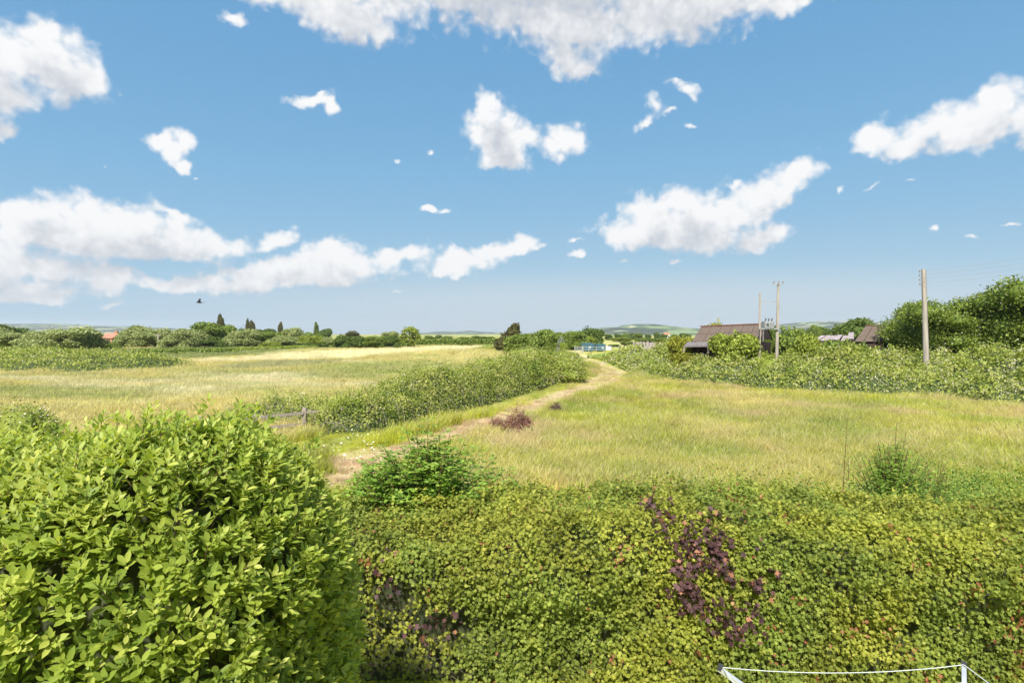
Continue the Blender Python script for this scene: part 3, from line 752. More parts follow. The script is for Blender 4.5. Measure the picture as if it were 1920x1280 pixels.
# far farmland right of the centre
FG = 'distant field trees below the right hill'
FL1 = ['distant dark tree just right of the container oak, left end of the field row', 'small dark far tree above the second teal container', 'slightly taller green far tree above the pale crate', 'narrow dark far tree under the left foot of the round hill',
       'wide green far tree under the middle of the round hill', 'farthest low dark tree between the wide green tree and the round topped one', 'distinct round topped dark tree standing highest below the hill', 'dark far tree touching the red roofed house on its left', 'green far tree just right of the tiny red roof', 'wide dark far tree nearest the shed roof']
for k_, (px, yt, w, Yd, m_) in enumerate([(1142, 626, 18, 420, 't_dark'), (1160, 625, 14, 430, 't_dark'), (1172, 623, 16, 430, 't_green'), (1186, 624, 12, 450, 't_dark'), (1196, 624, 22, 400, 't_green'), (1215, 626, 14, 500, 't_dark'), (1232, 621, 13, 380, 't_dark'), (1243, 625, 18, 380, 't_dark'), (1263, 625, 16, 380, 't_green'), (1285, 624, 20, 380, 't_dark')]):
    tree(px, yt, w, Yd, 'round', m_, 'distant_tree', FL1[k_], group=FG)
for k_, (px, yt, w, Yd) in enumerate([(1165, 632, 40, 320), (1210, 632, 50, 300), (1250, 633, 40, 300), (1180, 640, 30, 230), (1205, 643, 30, 215), (1150, 645, 22, 200), (1225, 641, 26, 220)]):
    tree(px, yt, w, Yd, 'bush', 't_green' if k_ % 2 else 't_lime', 'field_bush', ['wide lime bush high above the second container', 'wide green bush in line with the hilltop', 'lime bush left of the board sign top', 'low green bush right of the second container', 'low lime bush left of the broken boards', 'small green bush closest to the pale crate', 'lime bush above the broken boards'][k_], 'shrub', group='low bushes in the rough fields')
# around the sheds
tree(1342, 596, 52, 84, 'round', 't_gold', 'field_tree', 'yellowish tree top showing above the shed ridge')
tree(1284, 626, 58, 57, 'bush', 't_gold', 'golden_shrub', 'tall yellow-green and orange shrub at the left corner of the shed', 'shrub')
tree(1292, 655, 46, 55, 'bush', 't_gold', 'golden_shrub', 'lower orange tinted shrub before the dark shed doorway', 'shrub')
tree(1384, 616, 88, 52, 'bush', 't_lime', 'elder_shrub', 'bright yellow-green shrub in front of the shed roof', 'shrub')
tree(1440, 606, 36, 60, 'round', 't_dark', 'shrub', 'dark green shrub behind the transformer platform', 'shrub')
tree(1482, 607, 74, 56, 'bush', 't_green', 'elder_shrub', 'large green shrub just right of the transformer poles', 'shrub')
tree(1515, 622, 60, 53, 'bush', 't_lime', 'elder_shrub', 'lower yellow-green shrub left of the collapsed roof', 'shrub')
tree(1580, 631, 80, 50, 'bush', 't_green', 'elder_shrub', 'low green shrub in front of the collapsed roof', 'shrub')
tree(1606, 594, 84, 115, 'round', 't_dark', 'oak_tree', 'dark spreading tree behind the far right barn roof')
for k_, (px, yt, w) in enumerate([(1500, 612, 30), (1522, 614, 22), (1532, 608, 20), (1550, 612, 34), (1572, 610, 26), (1640, 612, 40)]):
    tree(px, yt, w, 190, 'round', 't_dark' if k_ % 2 else 't_green', 'distant_tree', ['first far tree right of the green shrub beside the poles', 'low dark far tree under the right hand hill', 'tallest small green far tree behind the collapsed roof', 'wide dark far tree above the collapsed roof', 'green far tree touching the dark spreading tree', 'low wide dark tree behind the barn ridge'][k_], group='distant trees behind the farm roofs')

# two big elder trees at the right, with more and smaller leaves
def big_tree(px, ytop, wpx, Y, seed, n, label, x_off=0):
    top = Wp(px, ytop, Y).z; w = wpx / F_PX * Y; x = (px - W_PX / 2) / F_PX * Y
    o = empty('elder_tree', (x, Y, 0)); tag(o, label, 'tree', 'big elder trees by the tall pole')
    r = random.Random(seed); L = [(0, 0, .5, .36, .36, .38), (0, 0, .22, .42, .40, .22)]
    for i in range(16):
        a = r.uniform(0, 2 * PI); s = r.uniform(.2, .36); q = r.uniform(.13, .21)
        L.append((math.cos(a) * s, math.sin(a) * s, r.uniform(.12, .8), q, q, q * .8))
    me = crown_mesh('crown', seed, L, n, .018, jit=.22, tmpl=LEAF3, flat=.5); me.materials.append(M['t_elder'])
    me.name = 'crown'
    c = link('crown', me, o); c.scale = (w, w, top * 1.0)
    t = link('trunk', TRUNKS[0], o); t.scale = (top, top, top)
big_tree(1745, 553, 200, 61, 5, 36000, 'rounded elder tree directly behind the tall single pole')
big_tree(1905, 512, 235, 58, 6, 42000, 'taller elder tree cut by the right picture edge')
tree(1800, 575, 90, 64, 'round', 't_dark', 'elder_tree', 'dark tree filling the dip between the two big elder trees', group='big elder trees by the tall pole')
tree(1965, 530, 160, 66, 'round', 't_dark', 'elder_tree', 'dark tree behind the tallest elder at the right edge', group='big elder trees by the tall pole')

# ------------------------------------------------------------------ bramble banks
def field_height(x, y, edge, h0, h1, rise):
    """height over a patch: h0 near its front edge rising to h1"""
    d = dist_line(x, y, edge) + (vnoise(x, y, 2.2) - .62) * 1.8
    t = np.clip(d / rise, 0, 1); t = t * t * (3 - 2 * t)
    lump = (fnoise(x, y, 3.0) - .45) * 1.7 + (vnoise(x, y, 9) - .5) * .6 + (vnoise(x, y, 1.1) - .5) * .75 + (vnoise(x, y, .55) - .5) * .35
    e = np.clip(d / 1.6, 0, 1) ** .6
    return e * (h0 + (h1 - h0) * t + lump * (.4 + .6 * t))

def patch_leaves(poly, hf, n, leaf, tmpl=DIAM, extra=.25, tone_mu=.45, flower=.10):
    P_ = np.array(poly); lo, hi = P_.min(0), P_.max(0)
    N_ = n * 14
    xs = rng.uniform(lo[0], hi[0], N_); ys = rng.uniform(lo[1], hi[1], N_)
    ok = inpoly(xs, ys, poly); xs, ys = xs[ok], ys[ok]
    e = .12; h = hf(xs, ys); hx = (hf(xs + e, ys) - h) / e; hy = (hf(xs, ys + e) - h) / e
    steep = np.sqrt(1 + hx ** 2 + hy ** 2)
    w = np.minimum(steep, 7) / np.maximum(np.hypot(xs, ys), 20) ** 1.2
    pick = rng.choice(len(xs), min(n, len(xs)), replace=False, p=w / w.sum())
    xs, ys, h, hx, hy, steep = xs[pick], ys[pick], h[pick], hx[pick], hy[pick], steep[pick]
    nrm = unit(np.stack([-hx, -hy, np.ones_like(hx)], 1))
    m = len(xs)
    drop = np.abs(rng.normal(0, extra, m)) * np.where(rng.random(m) < .82, 1, -.9)
    # shoots that stand out of the mass
    sh = vnoise(xs * 2.2, ys * 2.2, 1.0) > .72
    drop = np.where(sh & (rng.random(m) < .5), -np.abs(rng.normal(.05, extra * 1.3, m)), drop)
    pos = np.stack([xs, ys, h], 1) - nrm * drop[:, None] * np.where(steep > 2, .7, 1)[:, None]
    pos += rng.normal(0, .05, (m, 3)); pos[:, 2] = np.maximum(pos[:, 2], .03)
    N = unit(nrm + rnd_dirs(m) * .8 + np.array([0, 0, .25]))
    dist = np.hypot(xs, ys)
    sz = leaf * rng.uniform(.55, 1.4, m) * np.clip(dist / 45, .8, 2.2)
    # blossom comes in sprays, mostly on top
    spray = fnoise(xs + 11, ys + 3, 1.1); fl = rng.random(m) < flower * np.clip((spray - .42) * 7, .08, 2.2) * np.clip(nrm[:, 2] * 1.3, .25, 1)
    tone = np.clip(rng.normal(.47, .15, m) + (vnoise(xs * 2.4, ys * 2.4 + pos[:, 2] * 2, 1.0) - .5) * .55, 0, .78); tone = np.where(fl & (drop < .12), rng.uniform(.84, 1, m), tone); sz = np.where(fl, sz * .6, sz)
    return pos, frames(rnd_dirs(m), N), sz, tone

def patch_core(poly, hf, step, mat, parent, name='shade_sheet'):
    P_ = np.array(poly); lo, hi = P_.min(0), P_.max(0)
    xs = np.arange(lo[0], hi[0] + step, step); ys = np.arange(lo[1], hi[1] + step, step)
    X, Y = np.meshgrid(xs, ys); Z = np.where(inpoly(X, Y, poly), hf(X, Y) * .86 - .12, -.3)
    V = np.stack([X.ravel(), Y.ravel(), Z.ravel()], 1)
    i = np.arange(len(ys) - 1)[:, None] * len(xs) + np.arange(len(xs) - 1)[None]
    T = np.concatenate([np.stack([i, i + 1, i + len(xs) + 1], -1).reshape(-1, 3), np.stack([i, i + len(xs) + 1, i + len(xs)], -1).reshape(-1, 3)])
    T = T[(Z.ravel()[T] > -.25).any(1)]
    return link(name, np_mesh(name, V, T, smooth=True), parent, mat)  # added sheet under the leaves, shade between them put into its colour

fr = gp(BR_FRONT)
def hf_r(x, y):
    h1 = np.interp(x, [5, 12, 16, 20, 30, 40], [1.1, 1.35, 1.55, 1.9, 2.0, 1.8])
    return field_height(x, y, fr, .75, 1.0, 6.0) * h1 / 1.0
br = empty('bramble_thicket', (20, 50, 0)); br.location = (0, 0, 0)
tag(br, 'wide bramble thicket in pale pink blossom below the elder trees', 'brambles')
pos, R, sz, tone = patch_leaves(BR_R, hf_r, 150000, .17, extra=.26, flower=.36)
V, F, A = spread(DIAM, pos, R, sz, tone)
f = link('foliage', np_mesh('foliage', V, F, A), br, M['bramble']); f['kind'] = 'stuff'
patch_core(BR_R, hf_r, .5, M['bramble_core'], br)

bl_edge = BR_L + [BR_L[0]]
def hf_l(x, y): return field_height(x, y, bl_edge, .9, 1.5, 5.0)
bl = empty('bramble_thicket'); tag(bl, 'low bramble patch with pinkish white blossom in the left field', 'brambles')
pos, R, sz, tone = patch_leaves(BR_L, hf_l, 30000, .13); V, F, A = spread(DIAM, pos, R, sz, tone)
f = link('foliage', np_mesh('foliage', V, F, A), bl, M['bramble']); f['kind'] = 'stuff'
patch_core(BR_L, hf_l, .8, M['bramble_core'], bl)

# long bramble hedge along the track
HW = np.array(HEDGE_LINE)
def hl_poly(line, w0, w1):
    L = []; Rr = []
    for i, (x, y) in enumerate(line):
        a = line[max(i - 1, 0)]; b_ = line[min(i + 1, len(line) - 1)]
        d = Vector((b_[0] - a[0], b_[1] - a[1])).normalized(); n_ = Vector((-d.y, d.x))
        Rr.append((x - n_.x * w0, y - n_.y * w0)); L.append((x + n_.x * w1, y + n_.y * w1))
    return Rr + L[::-1]
HP = hl_poly(HEDGE_LINE, .3, 3.0)
HE = HP + [HP[0]]
def hf_h(x, y):
    d = dist_line(x, y, HE); e = np.clip(d / 1.2, 0, 1) ** .5
    base = np.interp(y, [24, 28, 34, 40, 48, 56, 66], [1.3, 1.75, 2.0, 2.1, 2.35, 2.4, 1.9])
    return np.interp(x, [-14, -11, -9, -7], [.5, .6, .85, 1]) * e * (base + (fnoise(x, y, 2.4) - .45) * 1.5 + (vnoise(x, y, .9) - .5) * .75 + (vnoise(x, y, .45) - .5) * .3)
bh = empty('bramble_hedge'); tag(bh, 'long overgrown bramble hedge running beside the straw coloured track', 'hedge')
pos, R, sz, tone = patch_leaves(HP, hf_h, 110000, .12, extra=.22, flower=.20); V, F, A = spread(DIAM, pos, R, sz, tone)
f = link('foliage', np_mesh('foliage', V, F, A), bh, M['bramble']); f['kind'] = 'stuff'
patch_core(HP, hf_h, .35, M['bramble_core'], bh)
mb = MB(); rc = random.Random(4)
for i in range(60):
    t = rc.random(); k = rc.uniform(0, len(HEDGE_LINE) - 2); a = HEDGE_LINE[int(k)]; b_ = HEDGE_LINE[int(k) + 1]; q = k - int(k)
    x = a[0] + (b_[0] - a[0]) * q + rc.uniform(-.1, .5); y = a[1] + (b_[1] - a[1]) * q - rc.uniform(.2, .5)
    dx, dy = rc.uniform(-.9, .9), rc.uniform(-.5, .1); h_ = rc.uniform(.5, 1.5)
    mb.tube([(x, y, .2), (x + dx * .3, y + dy * .3, h_ * .8), (x + dx, y + dy, h_), (x + dx * 1.5, y + dy * 1.3, h_ * .6)], [.012, .011, .008, .004], 4)
mb.build('cane', M['wood'], bh)['kind'] = 'stuff'

# separate shrubs growing in or by that hedge
def shrub(px, py, wpx, hpx, Y, mat, n, leaf, name, label, tmpl=LEAF3, group=None, z0=0, seed=1, gap=0.0, core=True):
    x = (px - W_PX / 2) / F_PX * Y; top = Wp(px, py, Y).z; w = wpx / F_PX * Y
    o = empty(name, (x, Y, z0)); tag(o, label, 'shrub', group)
    L = lob(seed, 9, (.18, .3), (.15, .65), .3)
    me = crown_mesh('crown', 200 + seed, L, n, leaf / max(w, .5), gap=gap, tmpl=tmpl, jit=.18, core=core); me.materials.append(M[mat])
    c = link('crown', me, o); c.scale = (w, w, max(top - z0, .4))
    return o
shrub(1330, 664, 90, 40, 53, 'bramble', 9000, .13, 'bramble_bush', 'pale bramble mound below the dark shed doorway', seed=12)
shrub(1420, 650, 90, 40, 50.5, 't_lime', 9000, .12, 'elder_shrub', 'low yellow-green growth at the foot of the left transformer pole', seed=13)
shrub(995, 668, 60, 60, 47, 't_green', 8000, .13, 'thorn_bush', 'bright green thorn bush near the far end of the bramble hedge', seed=3)
shrub(1058, 656, 84, 60, 54, 'bramble', 9000, .14, 'bramble_bush', 'rounded blossoming bramble bush where the hedge meets the track bend', seed=4)
shrub(890, 682, 80, 60, 42, 't_green', 8000, .13, 'thorn_bush', 'dense dark leaved bush in the middle of the bramble hedge', seed=5)
shrub(990, 645, 90, 20, 88, 'bramble', 5000, .2, 'bramble_bush', 'pale blossoming bramble mound beyond the hedge end, under the centre trees', seed=6)
shrub(1060, 652, 60, 20, 78, 'bramble', 5000, .2, 'bramble_bush', 'pale bramble mound left of the metal rail fence', seed=8)
shrub(918, 643, 60, 20, 150, 'bramble', 4000, .3, 'bramble_bush', 'round grey-green bramble mound at the right end of the clipped hedge', seed=7)
shrub(30, 738, 150, 60, 19, 'bramble', 9000, .07, 'bramble_bush', 'arching bramble bush behind the laurel at the left picture edge', seed=9, gap=.3)
shrub(1180, 662, 110, 20, 96, 'scrub', 5000, .2, 'nettle_patch', 'low green nettle patch beyond the track bend', seed=10)

# ------------------------------------------------------------------ meadow grasses
def blade_tuft(seed, nb, rad, hgt, lean, head, wid=.011, curl=.5):
    r = np.random.default_rng(seed); V = []; T = []; tone = []
    for i in range(nb):
        a = r.uniform(0, 2 * PI); q = rad * math.sqrt(r.random()); x0, y0 = q * math.cos(a), q * math.sin(a)
        h_ = hgt * r.uniform(.5, 1.1); ld = np.array([lean * r.uniform(.2, 1.6) + r.normal(0, .30), r.normal(0, .30)]) * h_
        fa = r.uniform(0, PI); wx, wy = math.cos(fa) * wid * r.uniform(.6, 1.3), math.sin(fa) * wid * r.uniform(.6, 1.3)
        b0 = len(V); pts = []
        for t in (0, .45, .8, 1.0):
            s = t ** 1.8
            pts.append((x0 + ld[0] * s, y0 + ld[1] * s, h_ * (t - curl * .25 * t * t)))
        ws = (1, .8, .45, 0)
        hd = r.random() < head
        if hd: ws = (.35, .3, 1.3, 0)
        for (x, y, z), w in zip(pts[:3], ws[:3]): V += [(x - wx * w, y - wy * w, z), (x + wx * w, y + wy * w, z)]
        V.append(pts[3])
        tn = float(np.clip(r.normal(.45, .2), 0, .8))
        fs = [(0, 1, 3), (0, 3, 2), (2, 3, 5), (2, 5, 4), (4, 5, 6)]
        T += [tuple(k + b0 for k in f) for f in fs]
        tone += [tn, tn, tn, tn if not hd else .9, tn if not hd else 1.0]
    me = np_mesh('grass_tuft', np.array(V), np.array(T), tone)
    return me
gcol = bpy.data.collections.new('tuft_sources')
gmat, nt, out = base_mat('meadow grass')
ti = node(nt, 'ShaderNodeAttribute', attribute_name='tint', attribute_type='INSTANCER')
at = node(nt, 'ShaderNodeAttribute', attribute_name='tone')
geo = nt.nodes.new('ShaderNodeNewGeometry')
n = node(nt, 'ShaderNodeTexNoise'); n.inputs['Scale'].default_value = .9; n.inputs['Detail'].default_value = 4; nt.links.new(geo.outputs['Position'], n.inputs['Vector'])
h = nt.nodes.new('ShaderNodeHueSaturation'); nt.links.new(ti.outputs['Color'], h.inputs['Color'])
nt.links.new(mathn(nt, 'ADD', mathn(nt, 'MULTIPLY', n.outputs['Fac'], .5), mathn(nt, 'ADD', mathn(nt, 'MULTIPLY', at.outputs['Fac'], .35), .62)), h.inputs['Value'])
hd = nt.nodes.new('ShaderNodeMixRGB'); nt.links.new(h.outputs[0], hd.inputs[1]); hd.inputs[2].default_value = (.56, .50, .27, 1)
mr_ = node(nt, 'ShaderNodeMapRange'); mr_.inputs['From Min'].default_value = .8; mr_.inputs['From Max'].default_value = 1.0; mr_.inputs['To Max'].default_value = .75
nt.links.new(at.outputs['Fac'], mr_.inputs['Value']); nt.links.new(mr_.outputs[0], hd.inputs[0])
d_ = nt.nodes.new('ShaderNodeBsdfDiffuse'); nt.links.new(hd.outputs[0], d_.inputs[0])
t_ = nt.nodes.new('ShaderNodeBsdfTranslucent'); nt.links.new(hd.outputs[0], t_.inputs[0])
ms = nt.nodes.new('ShaderNodeMixShader'); ms.inputs[0].default_value = .4; nt.links.new(d_.outputs[0], ms.inputs[1]); nt.links.new(t_.outputs[0], ms.inputs[2])
nt.links.new(ms.outputs[0], out.inputs[0])
tufts = [(95, .46, .54, .22, .05), (90, .48, .64, .24, .22), (90, .48, .62, .2, .4), (90, .40, .40, .15, .0), (70, .34, .12, .2, .05), (80, .38, .50, .12, .45)]
for i, (nb, rad, hg, le, hdp) in enumerate(tufts):
    me = blade_tuft(100 + i, nb, rad, hg, le, hdp, wid=.0062 if i != 4 else .006); me.materials.append(gmat)
    o = bpy.data.objects.new('tuft_source_%02d' % i, me); gcol.objects.link(o)

def tuft_field(name, label, pts, scl, idx, tint, rotz):
    n = len(pts)
    me = bpy.data.meshes.new(name); me.vertices.add(n); me.vertices.foreach_set('co', pts.astype(np.float32).ravel())
    a = me.attributes.new('scl', 'FLOAT', 'POINT'); a.data.foreach_set('value', scl.astype(np.float32))
    a = me.attributes.new('idx', 'INT', 'POINT'); a.data.foreach_set('value', idx.astype(np.int32))
    a = me.attributes.new('rot', 'FLOAT_VECTOR', 'POINT'); a.data.foreach_set('vector', np.stack([rotz * 0, rotz * 0, rotz], 1).astype(np.float32).ravel())
    a = me.attributes.new('tint', 'FLOAT_COLOR', 'POINT'); a.data.foreach_set('color', np.concatenate([tint, np.ones((n, 1))], 1).astype(np.float32).ravel())
    o = link(name, me); tag(o, label, 'grass', kind='stuff')
    ng = bpy.data.node_groups.new(name + '_scatter', 'GeometryNodeTree')
    ng.interface.new_socket('Geometry', in_out='INPUT', socket_type='NodeSocketGeometry')
    ng.interface.new_socket('Geometry', in_out='OUTPUT', socket_type='NodeSocketGeometry')
    gi = ng.nodes.new('NodeGroupInput'); go = ng.nodes.new('NodeGroupOutput')
    ci = ng.nodes.new('GeometryNodeCollectionInfo'); ci.inputs['Collection'].default_value = gcol
    ci.inputs['Separate Children'].default_value = True; ci.inputs['Reset Children'].default_value = True
    ip = ng.nodes.new('GeometryNodeInstanceOnPoints'); ip.inputs['Pick Instance'].default_value = True
    def na_(nm, ty):
        q = ng.nodes.new('GeometryNodeInputNamedAttribute'); q.data_type = ty; q.inputs['Name'].default_value = nm; return q.outputs['Attribute']
    mp_ = ng.nodes.new('GeometryNodeMeshToPoints')
    L = ng.links.new
    L(gi.outputs[0], mp_.inputs[0]); L(mp_.outputs[0], ip.inputs['Points']); L(ci.outputs[0], ip.inputs['Instance'])
    L(na_('idx', 'INT'), ip.inputs['Instance Index']); L(na_('scl', 'FLOAT'), ip.inputs['Scale'])
    e2r = ng.nodes.new('FunctionNodeEulerToRotation'); L(na_('rot', 'FLOAT_VECTOR'), e2r.inputs[0]); L(e2r.outputs[0], ip.inputs['Rotation'])
    L(ip.outputs[0], go.inputs[0])
    md = o.modifiers.new('scatter', 'NODES'); md.node_group = ng
    return o

def scatter(y0, y1, dens, smul, xmax=1.0):
    """points over the view sector between two distances, a step wider than the frame"""
    n = int(.5 * (2 * xmax) * (y1 ** 2 - y0 ** 2) * dens)
    y = np.sqrt(rng.uniform(y0 ** 2, y1 ** 2, n)); x = rng.uniform(-xmax, xmax, n) * y
    return x, y, smul
HEDGE_CLEAR = 9.6
xs, ys, ss = [], [], []
for (y0, y1, de, sm) in ((9.6, 20, 18, .95), (20, 36, 12, 1.0), (36, 62, 7, 1.15), (62, 110, 2.6, 1.35), (110, 200, .8, 1.7)):
    x, y, s = scatter(y0, y1, de, sm, 1.05)
    xs.append(x); ys.append(y); ss.append(np.full(len(x), sm))
x = np.concatenate(xs); y = np.concatenate(ys); s = np.concatenate(ss)
c, tr = zone_col(x, y)
bad = inpoly(x, y, BR_R) & (dist_line(x, y, fr) > 1.0) | inpoly(x, y, HP) | (inpoly(x, y, BR_L) & (dist_line(x, y, bl_edge) > 2))
bad |= (y > 64) & (x > 13 + 0 * y)
keep_ = ~bad
heap = (np.hypot(x - G(958, 812).x, (y - G(958, 812).y) * .8) < 1.35); bad |= heap; keep_ = ~bad
thin = tr & (rng.random(len(x)) < .25); keep_ &= ~thin
x, y, s, c, tr = x[keep_], y[keep_], s[keep_], c[keep_], tr[keep_]
tint = c * rng.uniform(.75, 1.25, (len(x), 1)) * rng.uniform(.95, 1.05, (len(x), 3))
# straw-coloured seed stands among the green
k = rng.random(len(x)) < .16
tint[k & ~tr] = tint[k & ~tr] * .5 + np.array([.56, .47, .26]) * .5
nn2 = fnoise(x, y, 7); idx = np.where(nn2 > .55, 1, 0); idx = np.where(nn2 < .40, 3, idx); idx = np.where(rng.random(len(x)) < .3, 2, idx)
dv = dist_line(x, y, VERGE); idx = np.where(dv < 1.5, 3, idx); s = np.where(dv < 1.5, s * .5, s)
left = (x < np.interp(y, [0, 28, 45, 62, 120, 250], [-9, -9, -3, 6, 18, 30])) & (y > 24)
idx = np.where(left, np.where(rng.random(len(x)) < .6, 5, 2), idx); idx = np.where(tr, np.where(rng.random(len(x)) < .45, 3, 4), idx); s = np.where(tr & (idx == 3), s * .5, s)
rz = rng.normal(0, .95, len(x)) + (fnoise(x + 200, y, 5) - .5) * 3.0; rz = np.where(tr, rng.uniform(0, 6.28, len(x)), rz)
hmul = .75 + .6 * fnoise(x, y + 300, 4)
tuft_field('meadow_grass', 'soft yellow-green and straw meadow grass leaning in the wind', np.stack([x, y, np.full(len(x), -.03)], 1), s * hmul * rng.uniform(.8, 1.2, len(x)), idx, tint, rz)

# ------------------------------------------------------------------ near hedge (maple, ivy and hawthorn mixed)
HX0, HX1, HY0, HY1, HZ = -3.2, 9.8, 7.0, 9.6, 2.02
def hedge_surface(n):
    """random points on the front, top, back and ends of a rounded lumpy box"""
    per = 2.0 + .35 + 2.3
    s = rng.random(n) * per; x = rng.uniform(HX0, HX1, n)
    r = .38
    y = np.zeros(n); z = np.zeros(n); ny = np.zeros(n); nz = np.zeros(n)
    f = s < HZ - r                                   # front
    y[f] = HY0; z[f] = s[f]; ny[f] = -1
    a = (s >= HZ - r) & (s < HZ - r + .6)           # front top corner
    t = (s[a] - (HZ - r)) / .6 * PI / 2
    y[a] = HY0 + r - r * np.cos(t); z[a] = HZ - r + r * np.sin(t); ny[a] = -np.cos(t); nz[a] = np.sin(t)
    b_ = s >= HZ - r + .6
    y[b_] = HY0 + r + (s[b_] - (HZ - r + .6)) / (per - (HZ - r + .6)) * (HY1 - HY0 - r); z[b_] = HZ; nz[b_] = 1
    lump = (fnoise(x, s * 1.2, .9) - .5) * .42 + (vnoise(x, s, .3) - .5) * .16
    lump += np.where(f, -.10 * np.sin(z * 2.2), 0)
    z = z + nz * (lump + .12 * np.sin(x * .7)); y = y + ny * lump
    return np.stack([x, y, z], 1), np.stack([np.zeros(n), ny, nz], 1)

def leaf_objects(parent, mat, tmpl, pos, R, size, tone, count, prefer):
    """the leaves that show largest become objects of their own; returns the mask of the rest"""
    order = np.argsort(-prefer)[:count]
    mats = []
    for k in range(6):
        me = np_mesh('leaf', tmpl[0], tmpl[1], np.full(len(tmpl[1]), (k + .5) / 6)); me.materials.append(mat); mats.append(me)
    for i in order:
        me = mats[min(5, int(tone[i] * 6))]
        o = bpy.data.objects.new('leaf', me)
        Mx = Matrix([[*(R[i][r_] * size[i]), pos[i][r_]] for r_ in range(3)] + [[0, 0, 0, 1]])
        COL.objects.link(o); o.parent = parent; o.matrix_basis = Mx
    m = np.ones(len(pos), bool); m[order] = False
    return m

def inframe(pos, m=40):
    ya = pos[:, 1]; X = pos[:, 0] / ya * F_PX + 960; Yp = HOR + (CAM_Z - pos[:, 2]) / ya * F_PX
    return (X > m) & (X < 1920 - m) & (Yp > m) & (Yp < 1280 - m), X, Yp

def hedge_shoots(k):
    p_, g_ = hedge_surface(k); P2, D2, N2 = [], [], []
    d_ = unit(g_ * .6 + rng.normal(0, .5, (k, 3)) + np.array([0, 0, .7])); L_ = rng.uniform(.10, .34, k)
    for q in range(9):
        t = (q + .5) / 9; o_ = rnd_dirs(k)
        P2.append(p_ + d_ * (L_ * t)[:, None]); D2.append(unit(d_ * .5 + o_)); N2.append(unit(np.array([0, -.3, 1]) + rng.normal(0, .4, (k, 3))))
    return np.concatenate(P2), np.concatenate(D2), np.concatenate(N2)
nh = empty('mixed_hedge'); tag(nh, 'broad trimmed green hedge with lobed leaves and a few red dead leaves, across the front', 'hedge')
N = 105000
pos, nrm = hedge_surface(N)
depth_in = np.abs(rng.normal(0, .09, N)); pos = pos - nrm * depth_in[:, None] + rnd_dirs(N) * .03
d = unit(nrm * .5 + rnd_dirs(N) * .8 + np.array([0, 0, -.25]))
R = frames(d, unit(nrm + rnd_dirs(N) * .55 + np.array([0, -.1, .35])))
size = rng.uniform(.032, .062, N)
tone = np.clip(rng.normal(.48, .17, N), 0, .92)
g = fnoise(pos[:, 0] * 3, pos[:, 1] * 3 + pos[:, 2] * 3, 1.0)
red = (rng.random(N) < np.clip((g - .64) * 1.6, .004, .4)); tone[red] = rng.uniform(.96, 1, red.sum())
# bare, shaded gap at the laurel end
gapm = (pos[:, 0] < -1.25 + .8 * vnoise(pos[:, 2] * 3, pos[:, 1], .8)) & (rng.random(N) < .62) & (pos[:, 1] < 7.6) & (pos[:, 2] < 1.7)
_, X, Yp = inframe(pos)
hole = np.zeros(N, bool)
for (hx, hy, hr) in ((-1.05, .95, .28), (-.7, 1.0, .22), (-1.5, 1.3, .3), (5.1, .9, .13), (5.9, 1.25, .16), (4.1, 1.45, .1), (1.2, .75, .1)):
    hole |= (np.hypot(pos[:, 0] - hx, (pos[:, 2] - hy)) < hr * rng.uniform(.5, 1.2, N)) & (pos[:, 1] < 7.5)
sp_, sdd, snn = hedge_shoots(700)
ok = ~(gapm | hole); pos, nrm, R, size, tone, depth_in = pos[ok], nrm[ok], R[ok], size[ok], tone[ok], depth_in[ok]
inn, X, Yp = inframe(pos)
pref = np.where(inn & (depth_in < .05), size / np.linalg.norm(pos - np.array([0, 0, CAM_Z]), axis=1) * np.abs(np.sum(R[:, :, 2] * unit(np.array([0, 0, CAM_Z]) - pos), axis=1)), -1)
rest = leaf_objects(nh, M['maple'], MAPLE, pos, R, size, tone, 300, pref)
V, F, A = join([spread(MAPLE, pos[rest], R[rest], size[rest], tone[rest]), spread(MAPLE, sp_, frames(sdd, snn), rng.uniform(.03, .055, len(sp_)), rng.uniform(.55, .92, len(sp_)))])
f = link('foliage', np_mesh('foliage', V, F, A), nh, M['maple']); f['kind'] = 'stuff'
mb = MB(); mb.box(((HX0 + HX1) / 2, (HY0 + HY1) / 2 + .05, HZ / 2 - .15), ((HX1 - HX0) / 2 - .3, (HY1 - HY0) / 2 - .42, HZ / 2 - .18)); mb.build('shade_core', M['hedge_core'], nh)  # solid filler box, coloured dark as the shade deep in the hedge
mb = MB(); rc = random.Random(9)
for i in range(420):
    x_, z_ = rc.uniform(HX0, HX1), rc.uniform(.1, 1.9); a = rc.uniform(-.4, .4)
    if i < 60: x_ = rc.uniform(-2, -.4); z_ = rc.uniform(.2, 1.5)
    mb.tube([(x_, 7.55, z_ - .1), (x_ + a * .5, 7.3, z_), (x_ + a, 7.1, z_ + rc.uniform(0, .25))], [.008, .006, .002], 4)
mb.build('twig', M['bark'], nh)['kind'] = 'stuff'

# purple leaved plant growing through the hedge
pp = empty('purple_shrub', (0, 0, 0)); tag(pp, 'dark purple-leaved plant with orange dead leaves growing through the hedge', 'shrub')
N = 2600
pos, nrm = hedge_surface(160000)
_, X, Yp = inframe(pos)
def blob(cx, cy, rx, ry, k): return np.clip(1.15 - ((X - cx) / rx) ** 2 - ((Yp - cy) / ry) ** 2, 0, 1) * k
